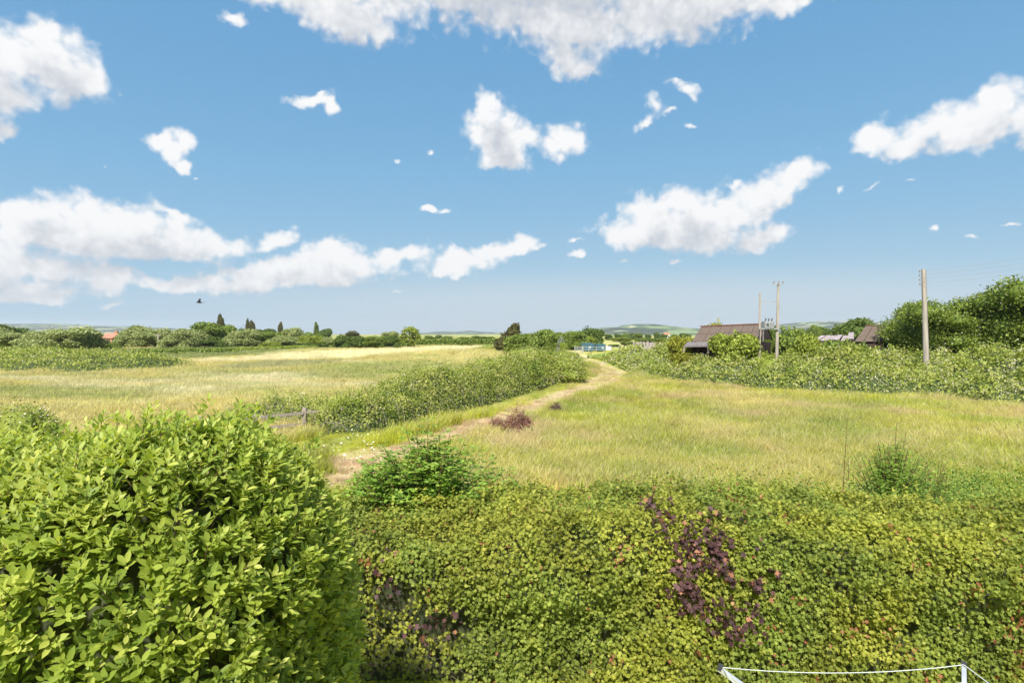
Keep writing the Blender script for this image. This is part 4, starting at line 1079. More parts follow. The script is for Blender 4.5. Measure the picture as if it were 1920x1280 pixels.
# outline measured on the hedge itself (metres along it and up its face)
s_up = np.where(pos[:, 1] < 7.4, pos[:, 2], HZ + (pos[:, 1] - 7.4))
def blobm(cx, cs, rx, rs, k, sk=0.0): 
    dx = pos[:, 0] - cx - sk * (s_up - cs); return np.clip(1.15 - (dx / rx) ** 2 - ((s_up - cs) / rs) ** 2, 0, 1) * k
pr = blobm(2.35, 1.75, .42, .42, 1, -.4) + blobm(2.9, 1.5, .3, .5, .9, -.5) + blobm(2.25, 1.35, .35, .28, 1, -.3) + blobm(2.75, 1.0, .35, .28, .8, -.6) + blobm(1.95, 2.5, .28, .5, .6) + blobm(2.75, 2.3, .3, .3, .5) + blobm(3.2, 1.75, .2, .25, .5) + blobm(2.7, .05, .25, .15, .5)
pr += blobm(-1.0, .98, .4, .3, .35) + blobm(-1.5, 1.5, .25, .35, .2)
clump = vnoise(pos[:, 0] * 7, s_up * 7, 1.0)
keep_ = rng.random(len(pos)) < pr * .26 * (clump > .36)
pos, nrm = pos[keep_], nrm[keep_]; n_ = len(pos)
pos = pos + nrm * rng.uniform(.0, .10, n_)[:, None]
R = frames(unit(nrm * .3 + rnd_dirs(n_) * .7 + np.array([0, 0, -.5])), unit(nrm + rnd_dirs(n_) * .5 + np.array([0, 0, .3])))
size = rng.uniform(.045, .088, n_); tone = rng.random(n_) * .85; k = rng.random(n_) < .045; tone[k] = rng.uniform(.88, 1, k.sum())
dist = np.linalg.norm(pos - np.array([0, 0, CAM_Z]), axis=1); inn, X, Yp = inframe(pos)
rest = leaf_objects(pp, M['purple'], MAPLE, pos, R, size, tone, 300, np.where(inn, size / dist, -1))
V, F, A = spread(MAPLE, pos[rest], R[rest], size[rest], tone[rest])
f = link('foliage', np_mesh('foliage', V, F, A), pp, M['purple']); f['kind'] = 'stuff'

# scrub and climbers behind the hedge
SC = [(-4.5, 9.4), (14, 9.4), (16, 15.5), (11, 15.8), (8, 14.2), (5, 13.4), (2.5, 13.6), (.2, 12.6), (-1.5, 12.4), (-5, 12.2)]
SCE = SC + [SC[0]]
def hf_s(x, y):
    d = dist_line(x, y, SCE[2:-1]); e = np.clip(d / 2.2, 0, 1)
    return (1.15 + .6 * np.clip((11.0 - y) / 1.6, 0, 1) + (fnoise(x, y, 1.3) - .45) * 1.3) * (.3 + .7 * e)
sc_ = empty('scrub_undergrowth'); tag(sc_, 'low tangled green scrub and nettles between hedge and meadow', 'scrub')
sc_['kind'] = 'stuff'
pos, R, sz, tone = patch_leaves(SC, hf_s, 60000, .055, extra=.2)
V, F, A = spread(LEAF3, pos, R, sz, tone)
f = link('foliage', np_mesh('foliage', V, F, A), sc_, M['scrub']); f['kind'] = 'stuff'

# ------------------------------------------------------------------ stemmed shrubs: elder and saplings with stems and leaves built out
def stem_shrub(name, label, x, y, stems, zb, mat, leaf, pairs, cat='shrub', leaflets=5, seed=1, droop=.3, stem_mat='twig_green'):
    """stems: list of (dx, dy, height); each carries opposite compound leaves"""
    r = np.random.default_rng(seed); o = empty(name, (x, y, zb)); tag(o, label, cat)
    mb = MB(); P_, D_, N_, Sz = [], [], [], []
    for (dx, dy, h_) in stems:
        b0 = np.array([dx * .35 + r.normal(0, .06), dy * .35, 0]); tip = np.array([dx, dy, h_])
        mid = (b0 + tip) / 2 + np.array([-dx * .18, 0, h_ * .08])
        ts = np.linspace(0, 1, 8); pts = [(1 - t) ** 2 * b0 + 2 * t * (1 - t) * mid + t * t * tip for t in ts]
        mb.tube([tuple(p_) for p_ in pts], list(np.interp(ts, [0, 1], [.013, .004])), 5)
        for k in range(pairs):
            t = .25 + .75 * (k + r.random() * .5) / pairs; t = min(t, 1)
            p_ = (1 - t) ** 2 * b0 + 2 * t * (1 - t) * mid + t * t * tip
            a = k * 1.57 + r.normal(0, .4); Lr = leaf * 3.2 * (1.15 - .55 * t) * r.uniform(.8, 1.2)
            for sg in (0, PI):
                dr = np.array([math.cos(a + sg), math.sin(a + sg), .75 - droop * r.random()]); dr /= np.linalg.norm(dr)
                side = np.cross(dr, [0, 0, 1]); side /= np.linalg.norm(side) + 1e-6
                for q in range(leaflets):
                    if q == 0: ff, off, dd = 1.0, 0, dr
                    else:
                        ff = 1 - (q + 1) // 2 * .32; off = 1 if q % 2 else -1; dd = dr * .5 + side * off
                    pp_ = p_ + dr * Lr * ff * .75 + np.array([0, 0, -.25 * Lr * ff * ff])
                    P_.append(pp_); D_.append(dd + np.array([0, 0, -droop * r.random()])); N_.append(np.array([0, 0, 1]) + r.normal(0, .3, 3)); Sz.append(leaf * r.uniform(.7, 1.2) * (1.15 - .4 * t))
    st = mb.build('stem', M[stem_mat], o); st['kind'] = 'stuff'
    P_, D_, N_, Sz = map(np.array, (P_, D_, N_, Sz)); n_ = len(P_); tone = np.clip(r.normal(.45, .25, n_) + P_[:, 2] / max(P_[:, 2].max(), .1) * .2, 0, 1)
    Rr = frames(unit(D_), unit(N_))
    wp = P_ + np.array([x, y, zb]); dist = np.linalg.norm(wp - np.array([0, 0, CAM_Z]), axis=1)
    rest = leaf_objects(o, M[mat], LEAF3, P_, Rr, Sz, tone, 300, Sz / dist)
    if rest.any():
        V, F, A = spread(LEAF3, P_[rest], Rr[rest], Sz[rest], tone[rest], np.full(rest.sum(), .75))
        f = link('foliage', np_mesh('foliage', V, F, A), o, M[mat]); f['kind'] = 'stuff'
    return o
def stem_set(seed, n, spr, hmax, hmin):
    r = random.Random(seed); L = []
    for i in range(n):
        a = r.uniform(0, 2 * PI); q = r.uniform(.05, 1) ** .7 * spr
        L.append((math.cos(a) * q, math.sin(a) * q * .6, hmax - (hmax - hmin) * (q / spr) ** 1.3 * r.uniform(.6, 1.1)))
    return L
p_ = Wp(803, 900, 9.5)
stem_shrub('elder_bush', 'bright green elder bush standing behind the hedge beside the track', p_.x, 9.5, [(0.0, 0, 2.05), (-.38, 0, 1.85), (.38, .1, 1.85), (.6, .1, 1.6), (-.2, 0, 1.8), (.2, 0, 1.75), (-.8, 0, 1.6), (.9, 0, 1.5)] + stem_set(3, 62, 1.65, 1.7, .75), 1.2, 'elder', .115, 10, seed=4)
p_ = Wp(705, 900, 9.6)
stem_shrub('elder_bush', 'smaller elder shoots between the laurel and the larger elder bush', p_.x, 9.6, stem_set(5, 26, .7, 1.25, .6), 1.2, 'elder', .105, 9, seed=5)
p_ = Wp(1672, 870, 12.2)
stem_shrub('hawthorn_sapling', 'dark green thorny sapling rising from the scrub at the right', p_.x, 12.2, [(.1, 0, 1.9), (.3, 0, 1.7), (-.3, 0, 1.5)] + stem_set(7, 60, 1.25, 1.5, .55), .8, 'elder', .062, 11, seed=7, leaflets=5)
p_ = Wp(1588, 870, 12.0)
stem_shrub('thin_sapling', 'single thin upright sapling left of the thorny one', p_.x, 12.0, [(0, 0, 2.1), (.02, 0, 1.3)], .7, 'scrub', .05, 13, seed=8, leaflets=3)
p_ = Wp(1750, 880, 12.0)
stem_shrub('yellow_sapling', 'yellowish weedy shoots right of the thorny sapling', p_.x, 12.0, stem_set(9, 16, .9, 1.4, .7), .6, 't_lime', .05, 9, seed=9, leaflets=3)

# weeds scattered through the near meadow
wp_ = gp([(880, 925), (1000, 850), (1200, 840), (1450, 815), (1700, 790), (2000, 790), (2150, 925)])
def hf_w(x, y): return .5 + .8 * np.clip(fnoise(x, y, 1.7) - .42, 0, 1) * 2 * np.clip((24 - y) / 8, .4, 1)
pos, R_w, sz, tone = patch_leaves(wp_, hf_w, 60000, .05, extra=.22, flower=.01)
wn_ = fnoise(pos[:, 0] + 60, pos[:, 1] + 60, 2.2) + (16 - pos[:, 1]) * .05; kw = rng.random(len(pos)) < np.clip((wn_ - .48) * 4, 0, 1)
V, F, A = spread(LEAF3, pos[kw], R_w[kw], sz[kw], tone[kw] * .95)
wd = link('meadow_weeds', np_mesh('meadow_weeds', V, F, A), None, M['scrub']); tag(wd, 'patchy leafy weeds growing through the near meadow grass', 'weeds', kind='stuff')

# ------------------------------------------------------------------ big laurel at the left
LC = np.array([-2.86, 3.72, 1.87]); LH = np.array([1.63, 1.16, 2.06]); EXP = 3.6
lroot = empty('laurel_bush', (0, 0, 0)); tag(lroot, 'large glossy yellow-green laurel bush filling the lower left corner', 'shrub')
def laurel_pts(n):
    d = rnd_dirs(n) * np.array([1, 1, 1.0]); q = (np.abs(d) ** EXP).sum(1) ** (-1 / EXP)
    u = d * q[:, None]; g = unit(np.sign(u) * np.abs(u) ** (EXP - 1) / LH)
    p_ = u * LH + LC
    lump = (fnoise(p_[:, 0] * 2 + p_[:, 1], p_[:, 2] * 2 + p_[:, 1], 1.1) - .5) * .30
    p_[:, 2] -= .17 * np.clip(-1.9 - p_[:, 0], 0, 1.5) * (p_[:, 2] / 4) ** 3
    return p_ + g * lump[:, None], g
NS = 11500
p0, g0 = laurel_pts(NS * 3)
sel = (p0[:, 1] < 4.75) & (p0[:, 2] > .2); p0, g0 = p0[sel], g0[sel]
vis = (np.array([0, 0, CAM_Z]) - p0); keep_ = (np.sum(unit(vis) * g0, 1) > -.45) | (rng.random(len(p0)) < .25)
p0, g0 = p0[keep_][:NS], g0[keep_][:NS]; n_ = len(p0)
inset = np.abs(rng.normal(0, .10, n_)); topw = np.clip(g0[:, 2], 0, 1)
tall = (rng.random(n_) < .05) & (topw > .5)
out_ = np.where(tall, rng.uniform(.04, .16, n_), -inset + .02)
base = p0 + g0 * out_[:, None]
sd_ = unit(g0 * .75 + np.array([.12, -.05, .75]) + rng.normal(0, .28, (n_, 3)))
P_, D_, N_, Sz, To = [], [], [], [], []
per = 8
slen = rng.uniform(.07, .14, n_)
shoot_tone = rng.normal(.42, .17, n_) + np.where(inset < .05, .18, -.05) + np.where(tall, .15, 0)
aux = unit(np.cross(sd_, rng.normal(size=(n_, 3)))); aux2 = np.cross(sd_, aux)
for k in range(per):
    t = (k + .5) / per; a = k * 2.4 + rng.uniform(0, 6.28, n_) * .15
    rd = aux * np.cos(a)[:, None] + aux2 * np.sin(a)[:, None]
    open_ = 1.25 - .75 * t
    ld = unit(sd_ * .75 + rd * open_ + rng.normal(0, .12, (n_, 3)))
    nr_ = unit(sd_ * open_ - rd * .7 + np.array([0, 0, .15]))
    P_.append(base + sd_ * (slen * t)[:, None] + rd * .006); D_.append(ld); N_.append(nr_)
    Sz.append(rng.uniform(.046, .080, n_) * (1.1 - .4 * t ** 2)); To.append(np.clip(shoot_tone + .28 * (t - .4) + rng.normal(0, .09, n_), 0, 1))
pos = np.concatenate(P_); R = frames(np.concatenate(D_), np.concatenate(N_)); size = np.concatenate(Sz); tone = np.concatenate(To)
# cup and bend vary with each leaf; wider when seen from above
dist = np.linalg.norm(pos - np.array([0, 0, CAM_Z]), axis=1); inn, X, Yp = inframe(pos, 10)
surf = np.tile(inset, per) < .05
face = np.abs(np.sum(R[:, :, 2] * unit(np.array([0, 0, CAM_Z]) - pos), axis=1))
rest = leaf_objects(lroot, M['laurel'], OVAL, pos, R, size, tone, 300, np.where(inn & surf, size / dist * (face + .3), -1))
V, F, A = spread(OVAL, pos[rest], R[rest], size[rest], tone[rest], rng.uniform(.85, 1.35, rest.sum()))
f = link('foliage', np_mesh('foliage', V, F, A, smooth=True), lroot, M['laurel']); f['kind'] = 'stuff'
mb = MB()
for i in np.nonzero((inset < .07) | tall)[0][:2200]:
    a = base[i] - sd_[i] * .12; b_ = base[i] + sd_[i] * slen[i]
    mb.tube([tuple(a), tuple((a + b_) / 2 + rng.normal(0, .004, 3)), tuple(b_)], [.0035, .003, .0015], 3, caps=False)
mb.build('twig', M['twig_green'], lroot)['kind'] = 'stuff'
# solid core, coloured dark for the shade between the laurel leaves
th = np.linspace(0, PI, 15); ph = np.linspace(0, 2 * PI, 25)[:-1]
sv = []
for a in th:
    for b_ in ph:
        d = np.array([math.sin(a) * math.cos(b_), math.sin(a) * math.sin(b_), math.cos(a)]); q = (np.abs(d) ** EXP).sum() ** (-1 / EXP)
        sv.append(d * q * (LH - .27) + LC)
sf = []
for i in range(14):
    for q in range(24):
        a0, a1 = i * 24 + q, i * 24 + (q + 1) % 24; sf += [(a0, a0 + 24, a1 + 24), (a0, a1 + 24, a1)]
link('shade_core', np_mesh('shade_core', np.array(sv), np.array(sf)), lroot, M['hedge_core'])

# ------------------------------------------------------------------ farm shed
shed = empty('farm_shed', (20, 56, 0)); shed.location = (0, 0, 0)
tag(shed, 'old farm shed with brown corrugated roof and dark boarded wall', 'shed')
rd0 = Vector((19.35, 58.2, 5.33)); rdir = Vector((.835, -.55, 0)).normalized(); rlen = 6.2
tilt = .035
nrm_ = Vector((-rdir.y, rdir.x, 0)); nrm_ = -nrm_ if nrm_.y > 0 else nrm_
span, drop = 3.3, 1.42
def shp(u, v, up=0): return rd0 + rdir * u + nrm_ * (span * v) + Vector((0, 0, tilt * u - drop * abs(v) + up))
shw = 6.2 / 6
for side in (1, -1):
    for k in range(6):
        for j in range(2):
            mb = MB(); nu = 12; V_ = []; F_ = []
            u0 = k * shw + .01; v0, v1 = (0, .53) if j == 0 else (.5, 1.04)
            lift = .03 if j == 0 else 0.0
            for i in range(nu + 1):
                u = u0 + (shw - .02) * i / nu; w_ = .03 * math.sin(i / nu * 4 * 2 * PI / 1.0)
                for v in (v0, v1): V_.append(shp(u, v * side, w_ + lift + random.uniform(0, .002)))
            for i in range(nu): F_.append((2 * i, 2 * i + 1, 2 * i + 3, 2 * i + 2))
            mb.add(V_, F_); o = mb.build('roof_sheet', M['roof'], shed)
mb = MB(); mb.bar(shp(-.1, 0, .06), shp(rlen + .1, 0, .06), .34, .10); mb.build('ridge', M['ridge'], shed)
# walls
mb = MB()
def wallp(a, b, z0, z1, th_=.12):
    a, b = Vector(a), Vector(b); c = (a + b) / 2; t = (b - a).normalized(); n_ = Vector((-t.y, t.x, 0))
    mb.box((c.x, c.y, (z0 + z1) / 2), ((b - a).length / 2, th_ / 2, (z1 - z0) / 2), Matrix((t, n_, Vector((0, 0, 1)))).transposed())
ev = [shp(0.15, .93), shp(rlen - .15, .93), shp(rlen - .15, -.93), shp(.15, -.93)]
for i in range(4):
    a, b = ev[i], ev[(i + 1) % 4]; wallp((a.x, a.y, 0), (b.x, b.y, 0), 0, 3.75)
for u in (.15, rlen - .15):
    a, b_, c_ = shp(u, .9, -.15), shp(u, -.9, -.15), shp(u, 0, -.12)
    mb.add([a, b_, c_, a + rdir * .08, b_ + rdir * .08, c_ + rdir * .08], [(0, 1, 2), (5, 4, 3), (0, 3, 4, 1), (1, 4, 5, 2), (2, 5, 3, 0)])
mb.build('wall', M['shedwall'], shed)
for k in range(9):
    a = shp(.35 + k * .62, .93); mb = MB(); mb.box((a.x, a.y, 1.85) + Vector((0, 0, 0)) if False else Vector((a.x, a.y, 1.85)) + nrm_ * .09, (.27, .015, 1.84), Matrix((rdir, nrm_, Vector((0, 0, 1)))).transposed()); mb.build('plank', M['shedwall'], shed)
lt = []
for k in range(3):
    mb = MB(); u0, u1 = -.4 + k * 1.15, -.4 + (k + 1) * 1.15 - .02
    a, b_ = shp(u0, 1.0, -.10), shp(u1, 1.0, -.10); c_, d_2 = a + nrm_ * 1.3 - Vector((0, 0, .38)), b_ + nrm_ * 1.3 - Vector((0, 0, .38))
    up = Vector((0, 0, .04)); mb.add([a, b_, d_2, c_, a + up, b_ + up, d_2 + up, c_ + up], [(3, 2, 1, 0), (4, 5, 6, 7), (0, 1, 5, 4), (1, 2, 6, 5), (2, 3, 7, 6), (3, 0, 4, 7)])
    mb.build('porch_panel', M['leanto'], shed); lt.append((c_, d_2))
mb = MB(); mb.bar(lt[0][0] - Vector((0, 0, .04)), lt[-1][1] - Vector((0, 0, .04)), .08, .10); mb.build('gutter', M['leanto'], shed)
for q in (lt[0][0], lt[1][1], lt[-1][1]):
    mb = MB(); mb.bar((q.x, q.y, 0), (q.x, q.y, q.z - .1), .12); mb.build('post', M['wood'], shed)
mb = MB(); q = lt[-1][1]; mb.bar(q - Vector((0, 0, .1)), q - rdir * .3 - Vector((0, 0, .75)), .05); mb.build('brace', M['white'], shed)

def small_roof(name, label, px0, px1, yr, ye, Y, mat, drp=1.0, dep=2.6, sheets=5, ridge=True, skew=0.0, broken=False):
    o = empty(name); tag(o, label, 'shed'); a0, a1 = Wp(px0, yr, Y + dep), Wp(px1, yr, Y + dep - skew); b0, b1 = Wp(px0 - 22, ye, Y), Wp(px1, ye, Y - skew)
    r = random.Random(px0)
    for k in range(sheets):
        t0, t1 = k / sheets, (k + 1) / sheets - .012; V_ = []; F_ = []
        jz = r.uniform(-.28, .12) if broken else 0; jt = r.uniform(-.25, .1) if broken else 0
        nu = 10
        for i in range(nu + 1):
            t = t0 + (t1 - t0) * i / nu; w_ = .03 * math.sin(i / nu * 3 * 2 * PI)
            V_ += [a0.lerp(a1, t) + Vector((0, 0, w_ + jz)), b0.lerp(b1, t) + Vector((0, 0, w_ + jz + jt))]
        for i in range(nu): F_.append((2 * i, 2 * i + 1, 2 * i + 3, 2 * i + 2))
        mb = MB(); mb.add(V_, F_); mb.build('roof_sheet', M[mat], o)
    if ridge: mb = MB(); mb.bar(a0 + Vector((0, 0, .06)), a1 + Vector((0, 0, .06)), .25, .1); mb.build('ridge', M['ridge'], o)
    mb = MB()
    for (a, b) in ((b0, b1), (a0, a1), (b0, a0), (b1, a1)):
        wa, wb = Vector((a.x, a.y, 0)), Vector((b.x, b.y, 0)); h_ = min(a.z, b.z) - .25
        c = (wa + wb) / 2; t = (wb - wa).normalized(); n_ = Vector((-t.y, t.x, 0)); mb.box((c.x, c.y, h_ / 2), ((wb - wa).length / 2 * .97, .06, h_ / 2), Matrix((t, n_, Vector((0, 0, 1)))).transposed())
    mb.build('wall', M['shedwall'], o)
    return o
small_roof('barn', 'low grey-brown barn roof half hidden by the elder trees', 1624, 1690, 610.5, 640, 66, 'roof', sheets=5, dep=3.5)
small_roof('collapsed_shed', 'collapsed low shed with sagging grey roof sheets', 1540, 1602, 624, 634, 60, 'rubble', sheets=6, ridge=False, broken=True)

# ------------------------------------------------------------------ poles
def lean_tube(x, y, h_, r0, r1, lean=(0, 0)):
    return [(x + lean[0] * t, y + lean[1] * t, -.3 + (h_ + .3) * t) for t in (0, .33, .66, 1)], [r0 + (r1 - r0) * t for t in (0, .33, .66, 1)]
Yp_ = 46.0; tp = Wp(1731.5, 505, Yp_); bx = Wp(1739, 665, Yp_).x
pole = empty('utility_pole', (bx, Yp_, 0)); tag(pole, 'tall bare wooden utility pole standing in the bramble thicket', 'utility pole')
pts, rad = lean_tube(0, 0, tp.z, .235, .15, (tp.x - bx, 0)); mb = MB(); mb.tube(pts, rad, 12); mb.build('shaft', M['pole'], pole)
ins_tips = []
for k in range(4):
    z = tp.z - .2 - k * .34; x0 = (tp.x - bx) * z / tp.z
    mb = MB(); mb.bar((x0 - .05, -.02, z), (x0 - .34, -.02, z), .035); mb.build('bracket', M['steel'], pole)
    mb = MB(); mb.tube([(x0 - .34, -.02, z - .03), (x0 - .34, -.02, z), (x0 - .34, -.02, z + .04), (x0 - .34, -.02, z + .10), (x0 - .34, -.02, z + .13)], [.035, .07, .045, .055, .02], 8); mb.build('insulator', M['porcelain'], pole)
    ins_tips.append(Vector((bx + x0 - .34, Yp_ - .02, z + .1)))
mb = MB(); mb.tube([(tp.x - bx + .02 + .17, 0, tp.z - .1), ((tp.x - bx) * .6 + .22, 0, tp.z * .6), (.24, 0, 1.0)], .018, 5); mb.build('conduit', M['black'], pole)

Yh = 50.0
hp = empty('transformer_poles', tuple(Wp(1440, 640, Yh)[:2]) + (0,)); ox = hp.location.x
tag(hp, 'pair of wooden poles carrying a grey transformer on a platform', 'transformer')
def lx(px, py): q = Wp(px, py, Yh); return q.x - ox, q.z
for (ptop, pbot, ytop, r0, r1) in ((1425, 1424, 549, .12, .07), (1459.5, 1455.5, 531, .16, .10)):
    (xt, zt), (xb, _) = lx(ptop, ytop), lx(pbot, 655)
    pts = [(xb + (xt - xb) * t, 0, -.3 + (zt + .3) * t) for t in (0, .5, 1)]; mb = MB(); mb.tube(pts, [r0, (r0 + r1) / 2, r1], 10); mb.build('shaft', M['pole'], hp)
(xa, za), (xb2, zb2) = lx(1449, 533), lx(1467, 531.5)
mb = MB(); mb.bar((xa, -.1, za), (xb2, -.1, zb2), .1); mb.build('crossarm', M['steel'], hp)
for q in (1450, 1459, 1467):
    a, z = lx(q, 531); mb = MB(); mb.tube([(a, -.1, z), (a, -.1, z + .08), (a, -.1, z + .2)], [.05, .07, .03], 7); mb.build('insulator', M['porcelain'], hp)
(a, z), (b_, z2) = lx(1425, 565), lx(1459, 565); mb = MB(); mb.bar((a, 0, z), (b_, 0, z2), .07); mb.build('tie_bar', M['steel'], hp)
(a, z), (b_, z2) = lx(1425, 616.5), lx(1457, 616.5)
mb = MB(); mb.bar((a, -.2, z), (b_, -.2, z2), .10, .10); mb.bar((a, .35, z), (b_, .35, z2), .10, .10); mb.build('platform_beam', M['steel'], hp)
(a, z), (b_, z2) = lx(1431, 615.6), lx(1449, 602.5); cx, w_ = (a + b_) / 2, (b_ - a) / 2
tb = MB(); tb.box((cx, .05, (z + z2) / 2), (w_, .34, (z2 - z) / 2)); tank = tb.build('transformer_tank', M['steel'], hp)
for k in range(6):
    mb = MB(); xx = cx - w_ + (k + .5) * w_ / 3; mb.box((xx, -.34, (z + z2) / 2 - .03), (.022, .05, (z2 - z) / 2 * .8)); mb.build('fin', M['steel'], tank)
for k in range(3):
    xx = cx - w_ * .65 + k * w_ * .65
    mb = MB(); mb.tube([(xx, -.05, z2), (xx + .02, -.05, z2 + .08), (xx + .05, -.05, z2 + .16), (xx + .09, -.05, z2 + .24), (xx - .05, -.05, z2 + .27)], [.06, .04, .06, .035, .015], 7); mb.build('bushing', M['black'], tank)
mb = MB(); mb.box((cx - w_ * .45, -.36, (z + z2) / 2 + .02), (.07, .03, .07)); mb.build('gauge', M['black'], tank)
for k in range(4):
    a, z = lx(1420.5, 619 + k * 3.4); mb = MB(); mb.tube([(a, -.12, z - .06), (a, -.12, z), (a, -.12, z + .05)], [.05, .09, .03], 8); mb.build('insulator', M['porcelain'], hp)
a, z = lx(1422, 637); b_, z2 = lx(1422, 617)
mb = MB(); mb.box(((a + .02), -.1, (z + z2) / 2), (.05, .06, (z2 - z) / 2)); mb.build('fuse_box', M['black'], hp)
(a, z), (b_, z2) = lx(1428.5, 640), lx(1428.5, 617); mb = MB(); mb.bar((a + .05, -.1, z), (b_ + .05, -.1, z2), .16, .1); mb.build('cable_duct', M['leanto'], hp)

# small pole out in the left field
q = G(296, 655.5)
fp = empty('field_pole', (q.x, q.y, 0)); tag(fp, 'short pale pole with a crossarm standing in the left field', 'utility pole')
mb = MB(); mb.tube([(0, 0, -.2), (.1, 0, 2.2), (.15, 0, 4.35)], [.22, .2, .16], 8); mb.build('shaft', M['pole'], fp)
mb = MB(); mb.bar((-.75, 0, 4.15), (1.0, 0, 4.25), .16); mb.build('crossarm', M['pole'], fp)
for xx in (-.6, .15, .85):
    mb = MB(); mb.tube([(xx, 0, 4.2), (xx, 0, 4.4), (xx, 0, 4.52)], [.08, .11, .04], 6); mb.build('insulator', M['porcelain'], fp)

def wire(a, b, sag, label, r=.006):
    a, b = Vector(a), Vector(b); n_ = 26; pts = []
    for i in range(n_ + 1):
        t = i / n_; p_ = a.lerp(b, t); p_.z -= sag * 4 * t * (1 - t); pts.append(p_)
    mb = MB(); mb.tube(pts, r, 4); o = mb.build('overhead_wire', M['wire'], None, origin=tuple(a)); tag(o, label, 'wire', 'overhead wires'); return o
for k, q in enumerate(ins_tips):
    far_ = Vector((47 + k * .1, 24, 13.4 - k * .34))
    wire(q, far_, .9, ['uppermost', 'second highest', 'third highest', 'lowest'][k] + ' thin wire running right from the tall single pole over the elder trees')

# ------------------------------------------------------------------ wooden rail fence by the laurel
fr_ = empty('rail_fence', (0, 0, 0)); tag(fr_, 'weathered wooden post and rail fence half buried in brambles', 'fence')
A0, A1 = G(571, 813), G(645, 806)
dirf = (A0 - A1); dirf.z = 0
PF = [A1, A0, A0 + dirf * 1.0 + Vector((-.1, -.3, 0)), A0 + dirf * 2.0 + Vector((-.2, -.8, 0))]
PF[0] = Vector((A1.x, A1.y - .35, 0))
for i, q in enumerate(PF):
    mb = MB(); mb.box((q.x, q.y, .57), (.085, .075, .62)); mb.box((q.x, q.y, 1.2), (.075, .065, .012)); mb.build('post', M['wood'], fr_)
for i in range(1, 3):
    for z in (.48, .98):
        a, b_ = PF[i], PF[i + 1]; mb = MB(); mb.bar((a.x, a.y - .09, z), (b_.x, b_.y - .09, z - .03), .045, .12); mb.build('rail', M['wood'], fr_)
for z in (1.0,):
    a, b_ = PF[0], PF[1]; mb = MB(); mb.bar((a.x, a.y - .05, z), (b_.x, b_.y - .05, z), .04, .10); mb.build('rail', M['wood'], fr_)

# ------------------------------------------------------------------ heaps of cut branches
def brush(px, py, wpx, hm_, mat, label, n, seed, lobs):
    q = G(px, py); w = wpx / F_PX * q.y; r = np.random.default_rng(seed)
    o = empty('branch_pile', (q.x, q.y, 0)); tag(o, label, 'branches')
    P_ = []; mb = MB()
    pos, D_, sz = [], [], []
    for i in range(n):
        l = lobs[r.integers(len(lobs))]
        d = unit(r.normal(size=3)); d[2] = abs(d[2]); rad = r.uniform(.5, 1)
        c_ = np.array([l[0] * w, 0, 0]) + d * np.array([l[1] * w, l[1] * w * .8, l[2] * hm_]) * rad
        pos.append(c_); t = unit(np.cross(d, r.normal(size=3)) + d * .25); D_.append(t); sz.append(r.uniform(.12, .38))
    pos, D_, sz = np.array(pos), np.array(D_), np.array(sz)
    TW = tpl([(-.02, 0, 0), (.02, 0, 0), (.035, .5, .10), (-.0, .5, .12), (.01, 1, 0), (.0, .5, .06)], [(0, 1, 2), (0, 2, 3), (3, 2, 4), (0, 5, 2)])
    V, F, A = spread(TW, pos, frames(D_, unit(r.normal(size=(n, 3)))), sz, r.random(n))
    f = link('twig', np_mesh('twig', V, F, A), o, M[mat]); f['kind'] = 'stuff'
    for k in range(26):
        l = lobs[r.integers(len(lobs))]; a = r.uniform(0, 6.28); mb = MB()
        c_ = np.array([l[0] * w, 0, 0]); b1 = c_ + np.array([math.cos(a) * l[1] * w, math.sin(a) * l[1] * w * .7, .1]); b2 = c_ + np.array([math.cos(a + 2) * l[1] * w * .6, math.sin(a + 2) * l[1] * w * .6, hm_ * l[2] * r.uniform(.6, 1.1)])
        mb.tube([tuple(b1), tuple((b1 + b2) / 2 + np.array([0, 0, .12])), tuple(b2)], [.014, .011, .005], 5); mb.build('branch', M['bark'], o)
    return o
brush(958, 816, 92, 1.25, 'reddead', 'larger reddish brown heap of dead cut branches beside the track', 3600, 3, [(.12, .30, 1.0), (-.28, .24, .62), (.30, .2, .7)])
brush(1042, 781, 32, .8, 'reddead2', 'small grey-brown clump of dead branches further up the meadow', 900, 5, [(0, .48, 1.0)])

# ------------------------------------------------------------------ daisies beside the track
pet = MB()
for k in range(9):
    a = k * 2 * PI / 9; ca, sa = math.cos(a), math.sin(a)
    pet.add([(ca * .01, sa * .01, 0), (ca * .03 - sa * .011, sa * .03 + ca * .011, .004), (ca * .05, sa * .05, 0), (ca * .03 + sa * .011, sa * .03 - ca * .011, .004)], [(0, 3, 2, 1)])
pm = bpy.data.meshes.new('petal_ring'); pm.from_pydata(pet.v, [], pet.f); pm.materials.append(M['petal'])
ctr = MB(); ctr.tube([(0, 0, .0), (0, 0, .008), (0, 0, .012)], [.014, .012, .003], 8); cm = bpy.data.meshes.new('flower_centre'); cm.from_pydata(ctr.v, [], ctr.f); cm.materials.append(M['yolk'])
stm = MB(); stm.tube([(0, 0, -.30), (.01, 0, -.15), (0, 0, 0)], .004, 4); sm_ = bpy.data.meshes.new('stem'); sm_.from_pydata(stm.v, [], stm.f); sm_.materials.append(M['twig_green'])
DP = [(607, 835), (625, 844), (636, 844), (662, 812), (670, 815), (678, 816), (690, 814), (682, 826), (685, 829), (689, 832), (692, 823), (696, 832), (700, 828), (671, 838), (682, 843), (697, 839), (701, 842), (646, 853), (659, 858), (670, 858), (676, 855), (604, 843), (660, 805), (653, 820), (711, 835), (640, 830), (626, 833)]
rdz = random.Random(5)
